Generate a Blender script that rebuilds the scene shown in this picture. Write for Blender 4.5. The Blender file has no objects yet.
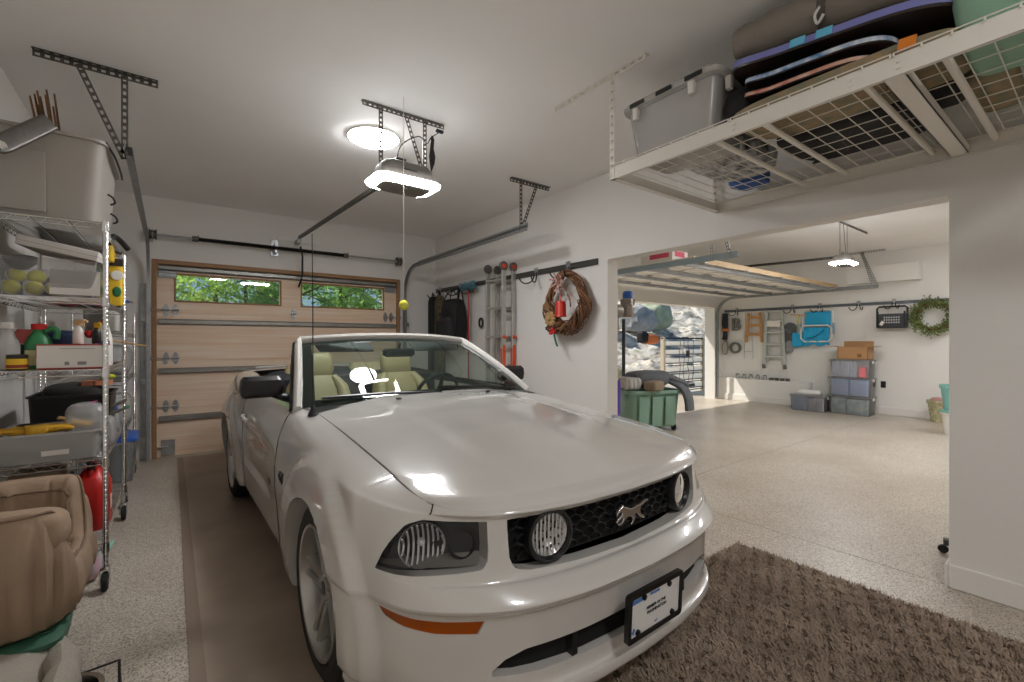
import bpy, math, random
import numpy as np
from mathutils import Vector, Matrix, Euler, noise
PI = math.pi
R = random.Random(7)
scene = bpy.context.scene
COL = scene.collection
V = Vector

# ---------------------------------------------------------------- materials
def lin(c):
    if isinstance(c, str):
        c = tuple(int(c[i:i+2], 16)/255 for i in (0, 2, 4))
    return tuple((x/12.92 if x <= .04045 else ((x+.055)/1.055)**2.4) for x in c) + (1,)

MATS = {}
def mat(name, col, rough=.5, metal=0., coat=0., noise_amt=0., noise_scale=20., bump=0., bump_scale=80., spec=.5, stretch=None, col2=None):
    if name in MATS: return MATS[name]
    m = bpy.data.materials.new(name); m.use_nodes = True
    nt = m.node_tree; b = nt.nodes['Principled BSDF']
    c = lin(col)
    b.inputs['Base Color'].default_value = c
    b.inputs['Roughness'].default_value = rough
    b.inputs['Metallic'].default_value = metal
    b.inputs['Specular IOR Level'].default_value = spec
    if coat: b.inputs['Coat Weight'].default_value = coat; b.inputs['Coat Roughness'].default_value = .03
    if noise_amt or bump:
        tc = nt.nodes.new('ShaderNodeTexCoord'); mp = nt.nodes.new('ShaderNodeMapping')
        nt.links.new(tc.outputs['Object'], mp.inputs['Vector'])
        if stretch: mp.inputs['Scale'].default_value = stretch
    if noise_amt:
        n = nt.nodes.new('ShaderNodeTexNoise'); n.inputs['Scale'].default_value = noise_scale; n.inputs['Detail'].default_value = 4
        nt.links.new(mp.outputs[0], n.inputs['Vector'])
        r = nt.nodes.new('ShaderNodeValToRGB')
        r.color_ramp.elements[0].position = .3; r.color_ramp.elements[1].position = .7
        c2 = lin(col2) if col2 else tuple(x*(1-noise_amt) for x in c[:3])+(1,)
        r.color_ramp.elements[0].color = c2; r.color_ramp.elements[1].color = c
        nt.links.new(n.outputs['Fac'], r.inputs[0]); nt.links.new(r.outputs[0], b.inputs['Base Color'])
    if bump:
        n2 = nt.nodes.new('ShaderNodeTexNoise'); n2.inputs['Scale'].default_value = bump_scale; n2.inputs['Detail'].default_value = 3
        nt.links.new(mp.outputs[0], n2.inputs['Vector'])
        bp = nt.nodes.new('ShaderNodeBump'); bp.inputs['Strength'].default_value = bump; bp.inputs['Distance'].default_value = .01
        nt.links.new(n2.outputs['Fac'], bp.inputs['Height']); nt.links.new(bp.outputs[0], b.inputs['Normal'])
    MATS[name] = m
    return m

def emit(name, col, s):
    m = bpy.data.materials.new(name); m.use_nodes = True; nt = m.node_tree
    b = nt.nodes['Principled BSDF']
    b.inputs['Base Color'].default_value = (.8, .8, .8, 1)
    b.inputs['Emission Color'].default_value = lin(col); b.inputs['Emission Strength'].default_value = s
    MATS[name] = m
    return m

def clear(name, tint='ffffff', body='ffffff', haze=.2, rough=.15, ior=1.45):
    """thin clear sheet: lets light straight through, a share of milky body, fresnel gloss"""
    m = bpy.data.materials.new(name); m.use_nodes = True; nt = m.node_tree
    nt.nodes.remove(nt.nodes['Principled BSDF']); out = nt.nodes['Material Output']
    tr = nt.nodes.new('ShaderNodeBsdfTransparent'); tr.inputs[0].default_value = lin(tint)
    df = nt.nodes.new('ShaderNodeBsdfDiffuse'); df.inputs[0].default_value = lin(body)
    gl = nt.nodes.new('ShaderNodeBsdfGlossy'); gl.inputs['Roughness'].default_value = rough
    fr = nt.nodes.new('ShaderNodeFresnel'); fr.inputs[0].default_value = ior
    a = nt.nodes.new('ShaderNodeMixShader'); a.inputs[0].default_value = haze
    b = nt.nodes.new('ShaderNodeMixShader')
    nt.links.new(tr.outputs[0], a.inputs[1]); nt.links.new(df.outputs[0], a.inputs[2])
    nt.links.new(fr.outputs[0], b.inputs[0]); nt.links.new(a.outputs[0], b.inputs[1]); nt.links.new(gl.outputs[0], b.inputs[2])
    nt.links.new(b.outputs[0], out.inputs[0])
    MATS[name] = m
    return m

# ---------------------------------------------------------------- objects
def tag(o, label=None, cat=None, group=None, kind=None):
    if label: o['label'] = label
    if cat: o['category'] = cat
    if group: o['group'] = group
    if kind: o['kind'] = kind
    return o

def thing(name, label, cat, loc=(0, 0, 0), rz=0., group=None, rot=None):
    o = bpy.data.objects.new(name, None); COL.objects.link(o)
    o.empty_display_size = .05
    o.location = loc; o.rotation_euler = rot if rot else (0, 0, rz)
    return tag(o, label, cat, group)

def copy_thing(o, loc, rz=None, label=None, group=None):
    def cp(s, parent):
        c = s.copy(); COL.objects.link(c); c.parent = parent
        for k in s.children: cp(k, c)
        return c
    r = cp(o, None); r.location = loc
    if rz is not None: r.rotation_euler = (0, 0, rz)
    if label: r['label'] = label
    if group: r['group'] = group
    return r

class MB:
    def __init__(s): s.v = []; s.f = []; s.m = []; s.mi = 0
    def add(s, vs, fs, M=None):
        b = len(s.v)
        if M is not None: vs = [M @ V(p) for p in vs]
        s.v += [tuple(p) for p in vs]
        s.f += [tuple(b+i for i in f) for f in fs]; s.m += [s.mi]*len(fs)
        return s
    def box(s, lo, hi, M=None):
        x0, y0, z0 = lo; x1, y1, z1 = hi
        return s.add([(x0,y0,z0),(x1,y0,z0),(x1,y1,z0),(x0,y1,z0),(x0,y0,z1),(x1,y0,z1),(x1,y1,z1),(x0,y1,z1)],
                     [(0,3,2,1),(4,5,6,7),(0,1,5,4),(1,2,6,5),(2,3,7,6),(3,0,4,7)], M)
    def cbox(s, c, d, rot=None):
        M = Matrix.Translation(c)
        if rot: M = M @ Euler(rot).to_matrix().to_4x4()
        return s.box([-x/2 for x in d], [x/2 for x in d], M)
    def frame(s, p, q, up=(0, 0, 1)):
        p, q = V(p), V(q); t = (q-p); L = t.length; t = t/L
        u = V(up)
        if abs(t.dot(u)) > .98: u = V((1, 0, 0)) if abs(t.x) < .9 else V((0, 1, 0))
        r = t.cross(u).normalized(); u = r.cross(t)
        M = Matrix(((r.x,t.x,u.x,p.x),(r.y,t.y,u.y,p.y),(r.z,t.z,u.z,p.z),(0,0,0,1)))
        return M, L
    def bar(s, p, q, w, h, up=(0, 0, 1)):
        M, L = s.frame(p, q, up)
        return s.box((-w/2, 0, -h/2), (w/2, L, h/2), M)
    def perf(s, p, q, w, t=.003, up=(0, 0, 1), pitch=.04, flange=0.):
        """perforated steel strip with real holes (w across, t thick along up)"""
        M, L = s.frame(p, q, up); e = w*.28
        s.box((-w/2, 0, -t/2), (-w/2+e, L, t/2), M); s.box((w/2-e, 0, -t/2), (w/2, L, t/2), M)
        n = max(2, int(L/pitch))
        for i in range(n+1):
            y = (L-.0)*i/n; a = max(0, y-pitch*.24); b = min(L, y+pitch*.24)
            s.box((-w/2+e*.9, a, -t/2), (w/2-e*.9, b, t/2), M)
        if flange: s.box((-w/2, 0, 0), (-w/2+t, L, flange), M)
        return s
    def tube(s, pts, r, n=8, closed=False, caps=True, up=None, flat=1.):
        pts = [V(p) for p in pts]; k = len(pts)
        rr = r if isinstance(r, (list, tuple)) else [r]*k
        b = len(s.v); prev = None
        for i, p in enumerate(pts):
            if closed: t = pts[(i+1) % k]-pts[i-1]
            else: t = pts[min(i+1, k-1)]-pts[max(i-1, 0)]
            if t.length < 1e-9: t = V((0, 0, 1))
            t.normalize()
            if prev is None:
                a = V(up) if up else (V((0, 0, 1)) if abs(t.z) < .9 else V((1, 0, 0)))
                a = (a-t*a.dot(t)).normalized()
            else:
                a = prev-t*prev.dot(t)
                a = a.normalized() if a.length > 1e-6 else t.orthogonal().normalized()
            prev = a; c = t.cross(a)
            for j in range(n):
                th = 2*PI*j/n
                s.v.append(tuple(p + (a*math.cos(th)*flat + c*math.sin(th))*rr[i]))
        m = k if closed else k-1
        for i in range(m):
            for j in range(n):
                i2 = (i+1) % k
                s.f.append((b+i*n+j, b+i*n+(j+1) % n, b+i2*n+(j+1) % n, b+i2*n+j)); s.m.append(s.mi)
        if caps and not closed:
            s.f.append(tuple(b+j for j in range(n))[::-1]); s.m.append(s.mi)
            s.f.append(tuple(b+(k-1)*n+j for j in range(n))); s.m.append(s.mi)
        return s
    def cyl(s, p, q, r, n=16, r2=None): return s.tube([p, q], [r, r if r2 is None else r2], n)
    def lathe(s, prof, n=24, M=None, closed=False):
        b = len(s.v); k = len(prof)
        for (r, z) in prof:
            for j in range(n):
                th = 2*PI*j/n; p = V((r*math.cos(th), r*math.sin(th), z))
                s.v.append(tuple(M @ p if M is not None else p))
        for i in range(k if closed else k-1):
            i2 = (i+1) % k
            for j in range(n):
                s.f.append((b+i*n+j, b+i*n+(j+1) % n, b+i2*n+(j+1) % n, b+i2*n+j)); s.m.append(s.mi)
        return s
    def ball(s, c, r, nu=16, nv=10, M=None, e=1.):
        rx, ry, rz = r if isinstance(r, (list, tuple)) else (r, r, r)
        sg = lambda x: math.copysign(abs(x)**e, x)
        vs = [(0, 0, -rz)]
        for i in range(1, nv):
            ph = -PI/2+PI*i/nv
            for j in range(nu):
                th = 2*PI*j/nu
                vs.append((rx*sg(math.cos(th))*sg(math.cos(ph)), ry*sg(math.sin(th))*sg(math.cos(ph)), rz*sg(math.sin(ph))))
        vs.append((0, 0, rz)); fs = []
        for j in range(nu): fs.append((0, 1+(j+1) % nu, 1+j))
        for i in range(nv-2):
            for j in range(nu):
                a = 1+i*nu; fs.append((a+j, a+(j+1) % nu, a+nu+(j+1) % nu, a+nu+j))
        a = 1+(nv-2)*nu; t = len(vs)-1
        for j in range(nu): fs.append((a+j, a+(j+1) % nu, t))
        T = Matrix.Translation(c)
        return s.add(vs, fs, T @ M if M is not None else T)
    def prism(s, poly, a, b, axis='z', M=None):
        """2D outline extruded a..b along an axis; poly in the other two axes' order"""
        def P(p, h): return {'z': (p[0], p[1], h), 'x': (h, p[0], p[1]), 'y': (p[0], h, p[1])}[axis]
        n = len(poly)
        vs = [P(p, a) for p in poly]+[P(p, b) for p in poly]
        fs = [tuple(range(n))[::-1], tuple(range(n, 2*n))]+[(i, (i+1) % n, n+(i+1) % n, n+i) for i in range(n)]
        return s.add(vs, fs, M)
    def grid(s, P, cu=False, cv=False, M=None, flip=False):
        a, b = len(P), len(P[0]); vs = [p for row in P for p in row]; fs = []
        for i in range(a if cu else a-1):
            for j in range(b if cv else b-1):
                i2, j2 = (i+1) % a, (j+1) % b
                q = (i*b+j, i*b+j2, i2*b+j2, i2*b+j)
                fs.append(q[::-1] if flip else q)
        return s.add(vs, fs, M)
    def rrect(s, w, d, r, n=5):
        o = []
        for cx, cy, a0 in ((w/2-r, d/2-r, 0), (-w/2+r, d/2-r, PI/2), (-w/2+r, -d/2+r, PI), (w/2-r, -d/2+r, 1.5*PI)):
            for i in range(n+1):
                a = a0+PI/2*i/n; o.append((cx+r*math.cos(a), cy+r*math.sin(a)))
        return o
    def rloft(s, rings, n=5, cap0=True, cap1=True, M=None):
        """stack of rounded rectangles (w,d,r,z)"""
        P = []
        for ring in rings:
            w, d, r, z = ring[:4]; ox, oy = ring[4:6] if len(ring) > 4 else (0, 0)
            P.append([(x+ox, y+oy, z) for x, y in s.rrect(w, d, min(r, w/2-1e-4, d/2-1e-4), n)])
        b = len(s.v); k = len(P[0])
        s.grid(P, cv=True, M=M)
        if cap0: s.f.append(tuple(b+i for i in range(k))[::-1]); s.m.append(s.mi)
        if cap1: s.f.append(tuple(b+(len(P)-1)*k+i for i in range(k))); s.m.append(s.mi)
        return s
    def rbox(s, c, d, r=.01, M=None, n=4):
        w, dp, h = d; T = Matrix.Translation(c)
        if M is not None: T = T @ M
        e = r*.3
        return s.rloft([(w-2*r+e, dp-2*r+e, r*.6, -h/2), (w-e, dp-e, r, -h/2+r*.35), (w, dp, r, -h/2+r), (w, dp, r, h/2-r), (w-e, dp-e, r, h/2-r*.35), (w-2*r+e, dp-2*r+e, r*.6, h/2)], n, M=T)
    def tub(s, w0, d0, w1, d1, h, r=.03, t=.004, rim=.012, M=None):
        """open container, outer and inner skin, with a turned-out rim"""
        return s.rloft([(w0, d0, r, 0), (w1, d1, r, h-rim*1.2), (w1+2*rim, d1+2*rim, r+rim, h-rim), (w1+2*rim, d1+2*rim, r+rim, h), (w1-2*t, d1-2*t, r, h), (w0-2*t, d0-2*t, r, t)], 5, M=M)
    def pillow(s, c, d, M=None, nu=28, nv=14, e=.45, lump=0., seed=0, pinch=0.):
        """soft cushion: a squarish ellipsoid with lumps"""
        b = len(s.v); s.ball((0, 0, 0), (d[0]/2, d[1]/2, d[2]/2), nu, nv, e=e)
        T = Matrix.Translation(c)
        if M is not None: T = T @ M
        for i in range(b, len(s.v)):
            p = V(s.v[i])
            if lump:
                n_ = noise.noise((p*(9 if lump < .02 else 5))+V((seed, seed*2, 0)))
                p = p+p.normalized()*n_*lump
            s.v[i] = tuple(T @ p)
        return s
    def build(s, name, m=None, parent=None, smooth=True, angle=35, bevel=0., seg=2, sub=0, kind=None, label=None, loc=None, rot=None):
        me = bpy.data.meshes.new(name)
        me.from_pydata(s.v, [], s.f); me.validate(clean_customdata=False)
        ms = m if isinstance(m, (list, tuple)) else [m]
        for x in ms: me.materials.append(x)
        if len(ms) > 1 and len(me.polygons) == len(s.m): me.polygons.foreach_set('material_index', s.m)
        if smooth:
            me.polygons.foreach_set('use_smooth', [True]*len(me.polygons))
            me.set_sharp_from_angle(angle=math.radians(angle))
        me.update()
        o = bpy.data.objects.new(name, me); COL.objects.link(o)
        if parent is not None: o.parent = parent
        if loc is not None: o.location = loc
        if rot is not None: o.rotation_euler = rot
        if bevel:
            b = o.modifiers.new('b', 'BEVEL'); b.width = bevel; b.segments = seg; b.limit_method = 'ANGLE'; b.angle_limit = math.radians(40); b.harden_normals = False
        if sub:
            b = o.modifiers.new('s', 'SUBSURF'); b.levels = sub; b.render_levels = sub
        if kind: o['kind'] = kind
        if label: o['label'] = label
        return o

def one(mb, name, label, cat, m, group=None, kind=None, **k):
    return tag(mb.build(name, m, **k), label, cat, group, kind)
def struct(mb, name, m, parent=None, **k):
    o = mb.build(name, m, parent, **k)
    if parent is None: o['kind'] = 'structure'
    return o
def text_mesh(txt, size, name, m, parent=None, M=None, depth=.001, bold=False, align='CENTER'):
    cu = bpy.data.curves.new(name, 'FONT'); cu.body = txt; cu.size = size; cu.extrude = depth
    cu.align_x = align; cu.align_y = 'CENTER'; cu.resolution_u = 3
    if bold: cu.offset = size*.02
    t = bpy.data.objects.new(name+'_src', cu); COL.objects.link(t)
    dg = bpy.context.evaluated_depsgraph_get(); dg.update()
    me = bpy.data.meshes.new_from_object(t.evaluated_get(dg))
    bpy.data.objects.remove(t); bpy.data.curves.remove(cu)
    me.name = name; me.materials.clear(); me.materials.append(m)
    if M is not None: me.transform(M)
    o = bpy.data.objects.new(name, me); COL.objects.link(o)
    if parent is not None: o.parent = parent
    return o
def crom(pts, n):
    """Catmull-Rom through points, n samples a span"""
    pts = [V(p) for p in pts]; out = []
    for i in range(len(pts)-1):
        p0 = pts[max(i-1, 0)]; p1 = pts[i]; p2 = pts[i+1]; p3 = pts[min(i+2, len(pts)-1)]
        for k in range(n):
            t = k/n
            out.append(.5*((2*p1)+(p2-p0)*t+(2*p0-5*p1+4*p2-p3)*t*t+(3*p1-p0-3*p2+p3)*t**3))
    out.append(pts[-1]); return out
def arc(c, r, a0, a1, n, ax='xz'):
    o = []
    for i in range(n+1):
        a = a0+(a1-a0)*i/n; p = [0, 0, 0]
        p['xyz'.index(ax[0])] = r*math.cos(a); p['xyz'.index(ax[1])] = r*math.sin(a)
        o.append(tuple(c[k]+p[k] for k in range(3)))
    return o
def RX(a): return Matrix.Rotation(a, 4, 'X')
def RY(a): return Matrix.Rotation(a, 4, 'Y')
def RZ(a): return Matrix.Rotation(a, 4, 'Z')
def T(*p): return Matrix.Translation(p)

# common materials
M_STEEL = mat('galvanised_steel', 'b4b6b8', .38, .85, noise_amt=.25, noise_scale=25)
M_DSTEEL = mat('dark_steel', '77736e', .42, .8, noise_amt=.2, noise_scale=40)
M_CHROME = mat('chrome', 'e6e6e6', .12, 1)
M_BLACK = mat('black_plastic', '1b1b1c', .45)
M_RUBBER = mat('black_rubber', '161616', .75, bump=.2, bump_scale=120)
M_WHITE = mat('white_plastic', 'e6e3dc', .4)
M_WHITEP = mat('white_paint_metal', 'e2ddd3', .45)
M_ALU = mat('aluminium', 'c9cac8', .35, .75)
M_RED = mat('red_plastic', 'c8201c', .4)
M_YELLOW = mat('yellow_plastic', 'e2b81c', .5)
M_GREEN = mat('green_plastic', '2f7d4a', .45)
M_BLUE = mat('blue_plastic', '2a5fb8', .4)
M_TEAL = mat('teal_plastic', '7fb5ac', .45)
M_CARD = mat('cardboard', 'b98d62', .8, noise_amt=.1, noise_scale=12)
M_WCARD = mat('white_card', 'e4dfd8', .75)
M_CLEAR = clear('clear_bin', 'f6f8f8', 'f8f8f8', .16, .15)
M_MILKY = clear('milky_bin', 'f4f4f2', 'f2f0ec', .36, .25)
M_BAG = clear('poly_bag', 'fafafa', 'f4f4f4', .3, .2)
M_WOOD = mat('raw_wood', 'c79a5e', .6, noise_amt=.25, noise_scale=6, stretch=(1, 1, 8))
M_STRAW = mat('straw', 'b8935a', .8)
# ================================================================ ROOM
CEIL = 3.0; XL = -.82; XR = 3.42; XR2 = 3.57; YB = 6.62; OPH = 2.145; OY0 = .56; OY1 = 3.0; XF = 10.5; YB2 = 5.68; YN = -2.6
def wallmat(name, c, b=.12):
    return mat(name, c, .75, noise_amt=.03, noise_scale=1.5, bump=b, bump_scale=160, spec=.3)
M_WALL = wallmat('wall_paint', 'e6e3de'); M_CEIL = wallmat('ceiling_paint', 'f7f6f4', .1); M_WALL2 = wallmat('bay_wall_paint', 'ebe9e5')
M_TRIM = mat('trim_paint', 'e6e3de', .45)
# floor: flecked epoxy
def floor_mat():
    m = bpy.data.materials.new('flecked_epoxy'); m.use_nodes = True; nt = m.node_tree; b = nt.nodes['Principled BSDF']
    tc = nt.nodes.new('ShaderNodeTexCoord')
    v = nt.nodes.new('ShaderNodeTexVoronoi'); v.inputs['Scale'].default_value = 190; nt.links.new(tc.outputs['Object'], v.inputs['Vector'])
    cr = nt.nodes.new('ShaderNodeValToRGB'); cr.color_ramp.interpolation = 'CONSTANT'
    e = cr.color_ramp.elements
    sp = nt.nodes.new('ShaderNodeSeparateColor'); nt.links.new(v.outputs['Color'], sp.inputs[0])
    for i, (p, c) in enumerate([(0, 'c4baac'), (.34, 'b0a597'), (.55, 'd0c7ba'), (.76, '94887c'), (.88, '7a7067'), (.95, 'ded8ce')]):
        el = e[i] if i < 2 else e.new(p)
        el.position = p; el.color = lin(c)
    nt.links.new(sp.outputs[0], cr.inputs[0])
    n = nt.nodes.new('ShaderNodeTexNoise'); n.inputs['Scale'].default_value = 1.3; n.inputs['Detail'].default_value = 5
    nt.links.new(tc.outputs['Object'], n.inputs['Vector'])
    mx = nt.nodes.new('ShaderNodeMix'); mx.data_type = 'RGBA'; mx.blend_type = 'MULTIPLY'; mx.inputs[0].default_value = .35
    r2 = nt.nodes.new('ShaderNodeValToRGB'); r2.color_ramp.elements[0].position = .35; r2.color_ramp.elements[0].color = lin('cfc5b4'); r2.color_ramp.elements[1].color = (1, 1, 1, 1); r2.color_ramp.elements[1].position = .6
    nt.links.new(n.outputs['Fac'], r2.inputs[0]); nt.links.new(cr.outputs[0], mx.inputs[6]); nt.links.new(r2.outputs[0], mx.inputs[7])
    nt.links.new(mx.outputs[2], b.inputs['Base Color'])
    b.inputs['Roughness'].default_value = .34
    bp = nt.nodes.new('ShaderNodeBump'); bp.inputs['Strength'].default_value = .12; bp.inputs['Distance'].default_value = .003
    nt.links.new(sp.outputs[1], bp.inputs['Height']); nt.links.new(bp.outputs[0], b.inputs['Normal'])
    return m
M_FLOOR = floor_mat()
# slab bays parted by shallow saw-cut joints
f = MB()
def slab(x0, x1, y0, y1): f.box((x0, y0, -.15), (x1, y1, 0))
J = .006
XJ, YJ = 3.435, 2.55
slab(XL-.2, XJ-J/2, YN-.2, 6.9); slab(XJ+J/2, XF+.2, YN-.2, YJ-J/2); slab(XJ+J/2, XF+.2, YJ+J/2, 6.9)
f.box((XL-.2, YN-.2, -.2), (XF+.2, 6.9, -.012))
struct(f, 'floor', M_FLOOR, smooth=False)
struct(MB().box((XL-.2, YN-.2, CEIL), (XF+.2, 6.9, CEIL+.15)), 'ceiling', M_CEIL, smooth=False)
struct(MB().box((XL-.15, YN-.2, 0), (XL, 6.9, CEIL)), 'wall_left', M_WALL, smooth=False)
struct(MB().box((XL, YN-.15, 0), (XF, YN, CEIL)), 'wall_near', M_WALL, smooth=False)
w = MB()
DX0, DX1, DZ = -.13, 2.77, 2.24
w.box((XL, YB, 0), (DX0-.04, YB+.2, CEIL)); w.box((DX1+.04, YB, 0), (XR2, YB+.2, CEIL)); w.box((DX0-.04, YB, DZ+.045), (DX1+.04, YB+.2, CEIL))
struct(w, 'wall_back', M_WALL, smooth=False)
# dividing wall with the wide opening
w = MB().prism([(YN, 0), (OY0, 0), (OY0, OPH), (OY1, OPH), (OY1, 0), (YB, 0), (YB, CEIL), (YN, CEIL)], XR, XR2, 'x')
struct(w, 'wall_right', M_WALL, bevel=.006, smooth=False)
struct(MB().box((XF, YN, 0), (XF+.15, YB2+.25, CEIL)), 'wall_far', M_WALL2, smooth=False)
# concrete curb / ledge along the foot of the far wall
struct(MB().box((XF-.16, 3.75, 0), (XF, YB2, .50)), 'trim_1', M_WALL2, bevel=.008)
w = MB(); BX0, BX1, BZ = 5.25, 10.2, 2.13
w.box((XR2, YB2, 0), (BX0, YB2+.25, CEIL)); w.box((BX1, YB2, 0), (XF, YB2+.25, CEIL)); w.box((BX0, YB2, BZ), (BX1, YB2+.25, CEIL))
struct(w, 'wall_facade', M_WALL2, smooth=False)
# dropped duct boxing above the far wall rail
struct(MB().box((10.28, 2.06, 2.42), (XF, 3.1, 2.72)), 'trim_2', M_WALL2, bevel=.004)
# baseboards
def bboard(name, pts):
    b = MB()
    for lo, hi in pts: b.box(lo, hi)
    return struct(b, name, M_TRIM, bevel=.006)
bboard('baseboard_right', [((XR-.016, YN, 0), (XR, OY0, .13)), ((XR-.016, OY0, 0), (XR2+.016, OY0+.016, .13)), ((XR2, YN, 0), (XR2+.016, OY0, .13)),
                           ((XR-.016, OY1, 0), (XR, YB, .13)), ((XR-.016, OY1-.016, 0), (XR2+.016, OY1, .13))])
bboard('baseboard_far', [((XF-.016, YN, 0), (XF, 3.75, .14)), ((XF-.176, 3.75, 0), (XF-.16, YB2, .14))])
bboard('baseboard_left', [((XL, YN, 0), (XL+.016, YB, .13))])
# outlet on the far wall
o = thing('wall_outlet', 'small black power outlet on the far wall beside the stacked clear bins', 'outlet', (XF, 2.6, .55))
MB().rbox((-.005, 0, 0), (.01, .075, .12), .004).build('plate', M_BLACK, o)
MB().cbox((-.013, 0, .025), (.008, .034, .03)).cbox((-.013, 0, -.025), (.008, .034, .03)).build('socket', M_RUBBER, o, bevel=.003)

# ================================================================ MAIN SECTIONAL DOOR
M_DOORWOOD = mat('pale_door_wood', 'f5e2cd', .5, noise_amt=.22, noise_scale=3.2, stretch=(.35, 2, 9), col2='eac8a6', bump=.05, bump_scale=30)
M_PANE = clear('window_pane', 'f2fbf6', 'ffffff', .02, .01, 1.5)
d = bpy.data.objects.new('door_1', None); COL.objects.link(d); d['kind'] = 'structure'
DY = 6.66
W1 = (.05, 1.155, 1.83, 2.13); W2 = (1.43, 2.56, 1.83, 2.13)
for k in range(4):
    z0, z1 = k*.56+.0004, k*.56+.5598
    p = MB()
    if k < 3:
        p.box((DX0-.03, DY+.001, z0), (DX1+.03, DY+.045, z1))
        sec = p.build('door_section', M_DOORWOOD, d, bevel=.004)
    else:
        xs_ = [DX0-.03, W1[0], W1[1], W2[0], W2[1], DX1+.03]
        z1 += .02; DYs = DY; DY = DY+.001
        p.box((xs_[0], DY, z0), (xs_[5], DY+.045, W1[2])); p.box((xs_[0], DY, W1[3]), (xs_[5], DY+.045, z1))
        for a, b in ((0, 1), (2, 3), (4, 5)): p.box((xs_[a], DY, W1[2]), (xs_[b], DY+.045, W1[3]))
        sec = p.build('door_section', M_DOORWOOD, d, bevel=.002)
        DY = DYs
        for wn in (W1, W2):
            q = MB(); a, b, c, e = wn; t = .02
            for lo, hi in (((a-t, DY-.008, c-t), (a, DY, e+t)), ((b, DY-.008, c-t), (b+t, DY, e+t)), ((a, DY-.008, c-t), (b, DY, c)), ((a, DY-.008, e), (b, DY, e+t))): q.box(lo, hi)
            wf = q.build('window_frame', mat('window_bead', '9a6f45', .5), d, bevel=.003)
            MB().box((a-.002, DY+.016, c-.002), (b+.002, DY+.022, e+.002)).build('window_pane', M_PANE, d, smooth=False)
# struts: hat-section steel bars across each section
M_STRUT = mat('door_strut_zinc', '9a9994', .4, .6, noise_amt=.2, noise_scale=12)
for z in (.445, 1.0, 1.575, 2.20):
    p = MB(); prof = [(DY, z-.035), (DY-.012, z-.035), (DY-.05, z-.018), (DY-.05, z+.018), (DY-.012, z+.035), (DY, z+.035)]
    p.prism(prof, DX0+.02, DX1-.02, 'x').build('door_strut', M_STRUT, d, smooth=False)
def hinge(x, z, two=True):
    p = MB()
    for dx in ((-.045, .045) if two else (0,)):
        out = [(x+dx+.028*math.sin(a)*(1 if abs(math.cos(a)) < .75 else .75), z+.075*math.cos(a)) for a in [2*PI*i/14 for i in range(14)]]
        p.prism(out, DY-.012, DY-.001, 'y')
        p.cyl((x+dx-.035, DY-.02, z), (x+dx+.035, DY-.02, z), .011, 8)
        for s in (-.035, .035): p.ball((x+dx, DY-.014, z+s), .008, 8, 6)
    return p
for z in (.59, 1.15, 1.71):
    for x in (DX0+.13, DX1-.13):
        h_ = hinge(x, z).build('hinge', M_STEEL, d)
        sgn = -1 if x < 1 else 1
        q = MB(); q.cyl((x+sgn*.06, DY-.03, z), (x+sgn*.19, DY-.03, z), .006, 8); q.cyl((x+sgn*.165, DY-.03, z), (x+sgn*.185, DY-.03, z), .024, 14)
        q.build('roller', M_STEEL, h_)
    hinge((DX0+DX1)/2, z, False).build('hinge', M_STEEL, d)
for x in (DX0+.10, DX1-.10):
    p = MB().box((x-.085, DY-.02, 2.085), (x+.085, DY-.001, 2.165)).box((x-.085, DY-.035, 2.10), (x+.085, DY-.02, 2.112)).box((x-.085, DY-.035, 2.14), (x+.085, DY-.02, 2.152))
    p.build('top_bracket', M_STEEL, d, bevel=.003)
    p = MB().box((x-.06, DY-.015, .02), (x+.07, DY-.001, .20)).cyl((x-.12 if x < 1 else x+.12, DY-.03, .12), (x, DY-.03, .12), .012, 8)
    p.build('bottom_bracket', M_STEEL, d, bevel=.003)
MB().box((DX0+.01, DY+.005, -.002), (DX1-.01, DY+.04, .006)).build('weather_seal', M_RUBBER, d, smooth=False)
# wooden jambs round the opening
j = MB()
j.box((DX0-.045, YB-.012, 0), (DX0, YB+.04, DZ+.05)); j.box((DX1, YB-.012, 0), (DX1+.045, YB+.04, DZ+.05)); j.box((DX0, YB-.012, DZ), (DX1, YB+.04, DZ+.05))
struct(j, 'trim_3', mat('jamb_wood', 'a87f58', .6, noise_amt=.2, noise_scale=5, stretch=(1, 1, 6)), bevel=.003)

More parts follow.
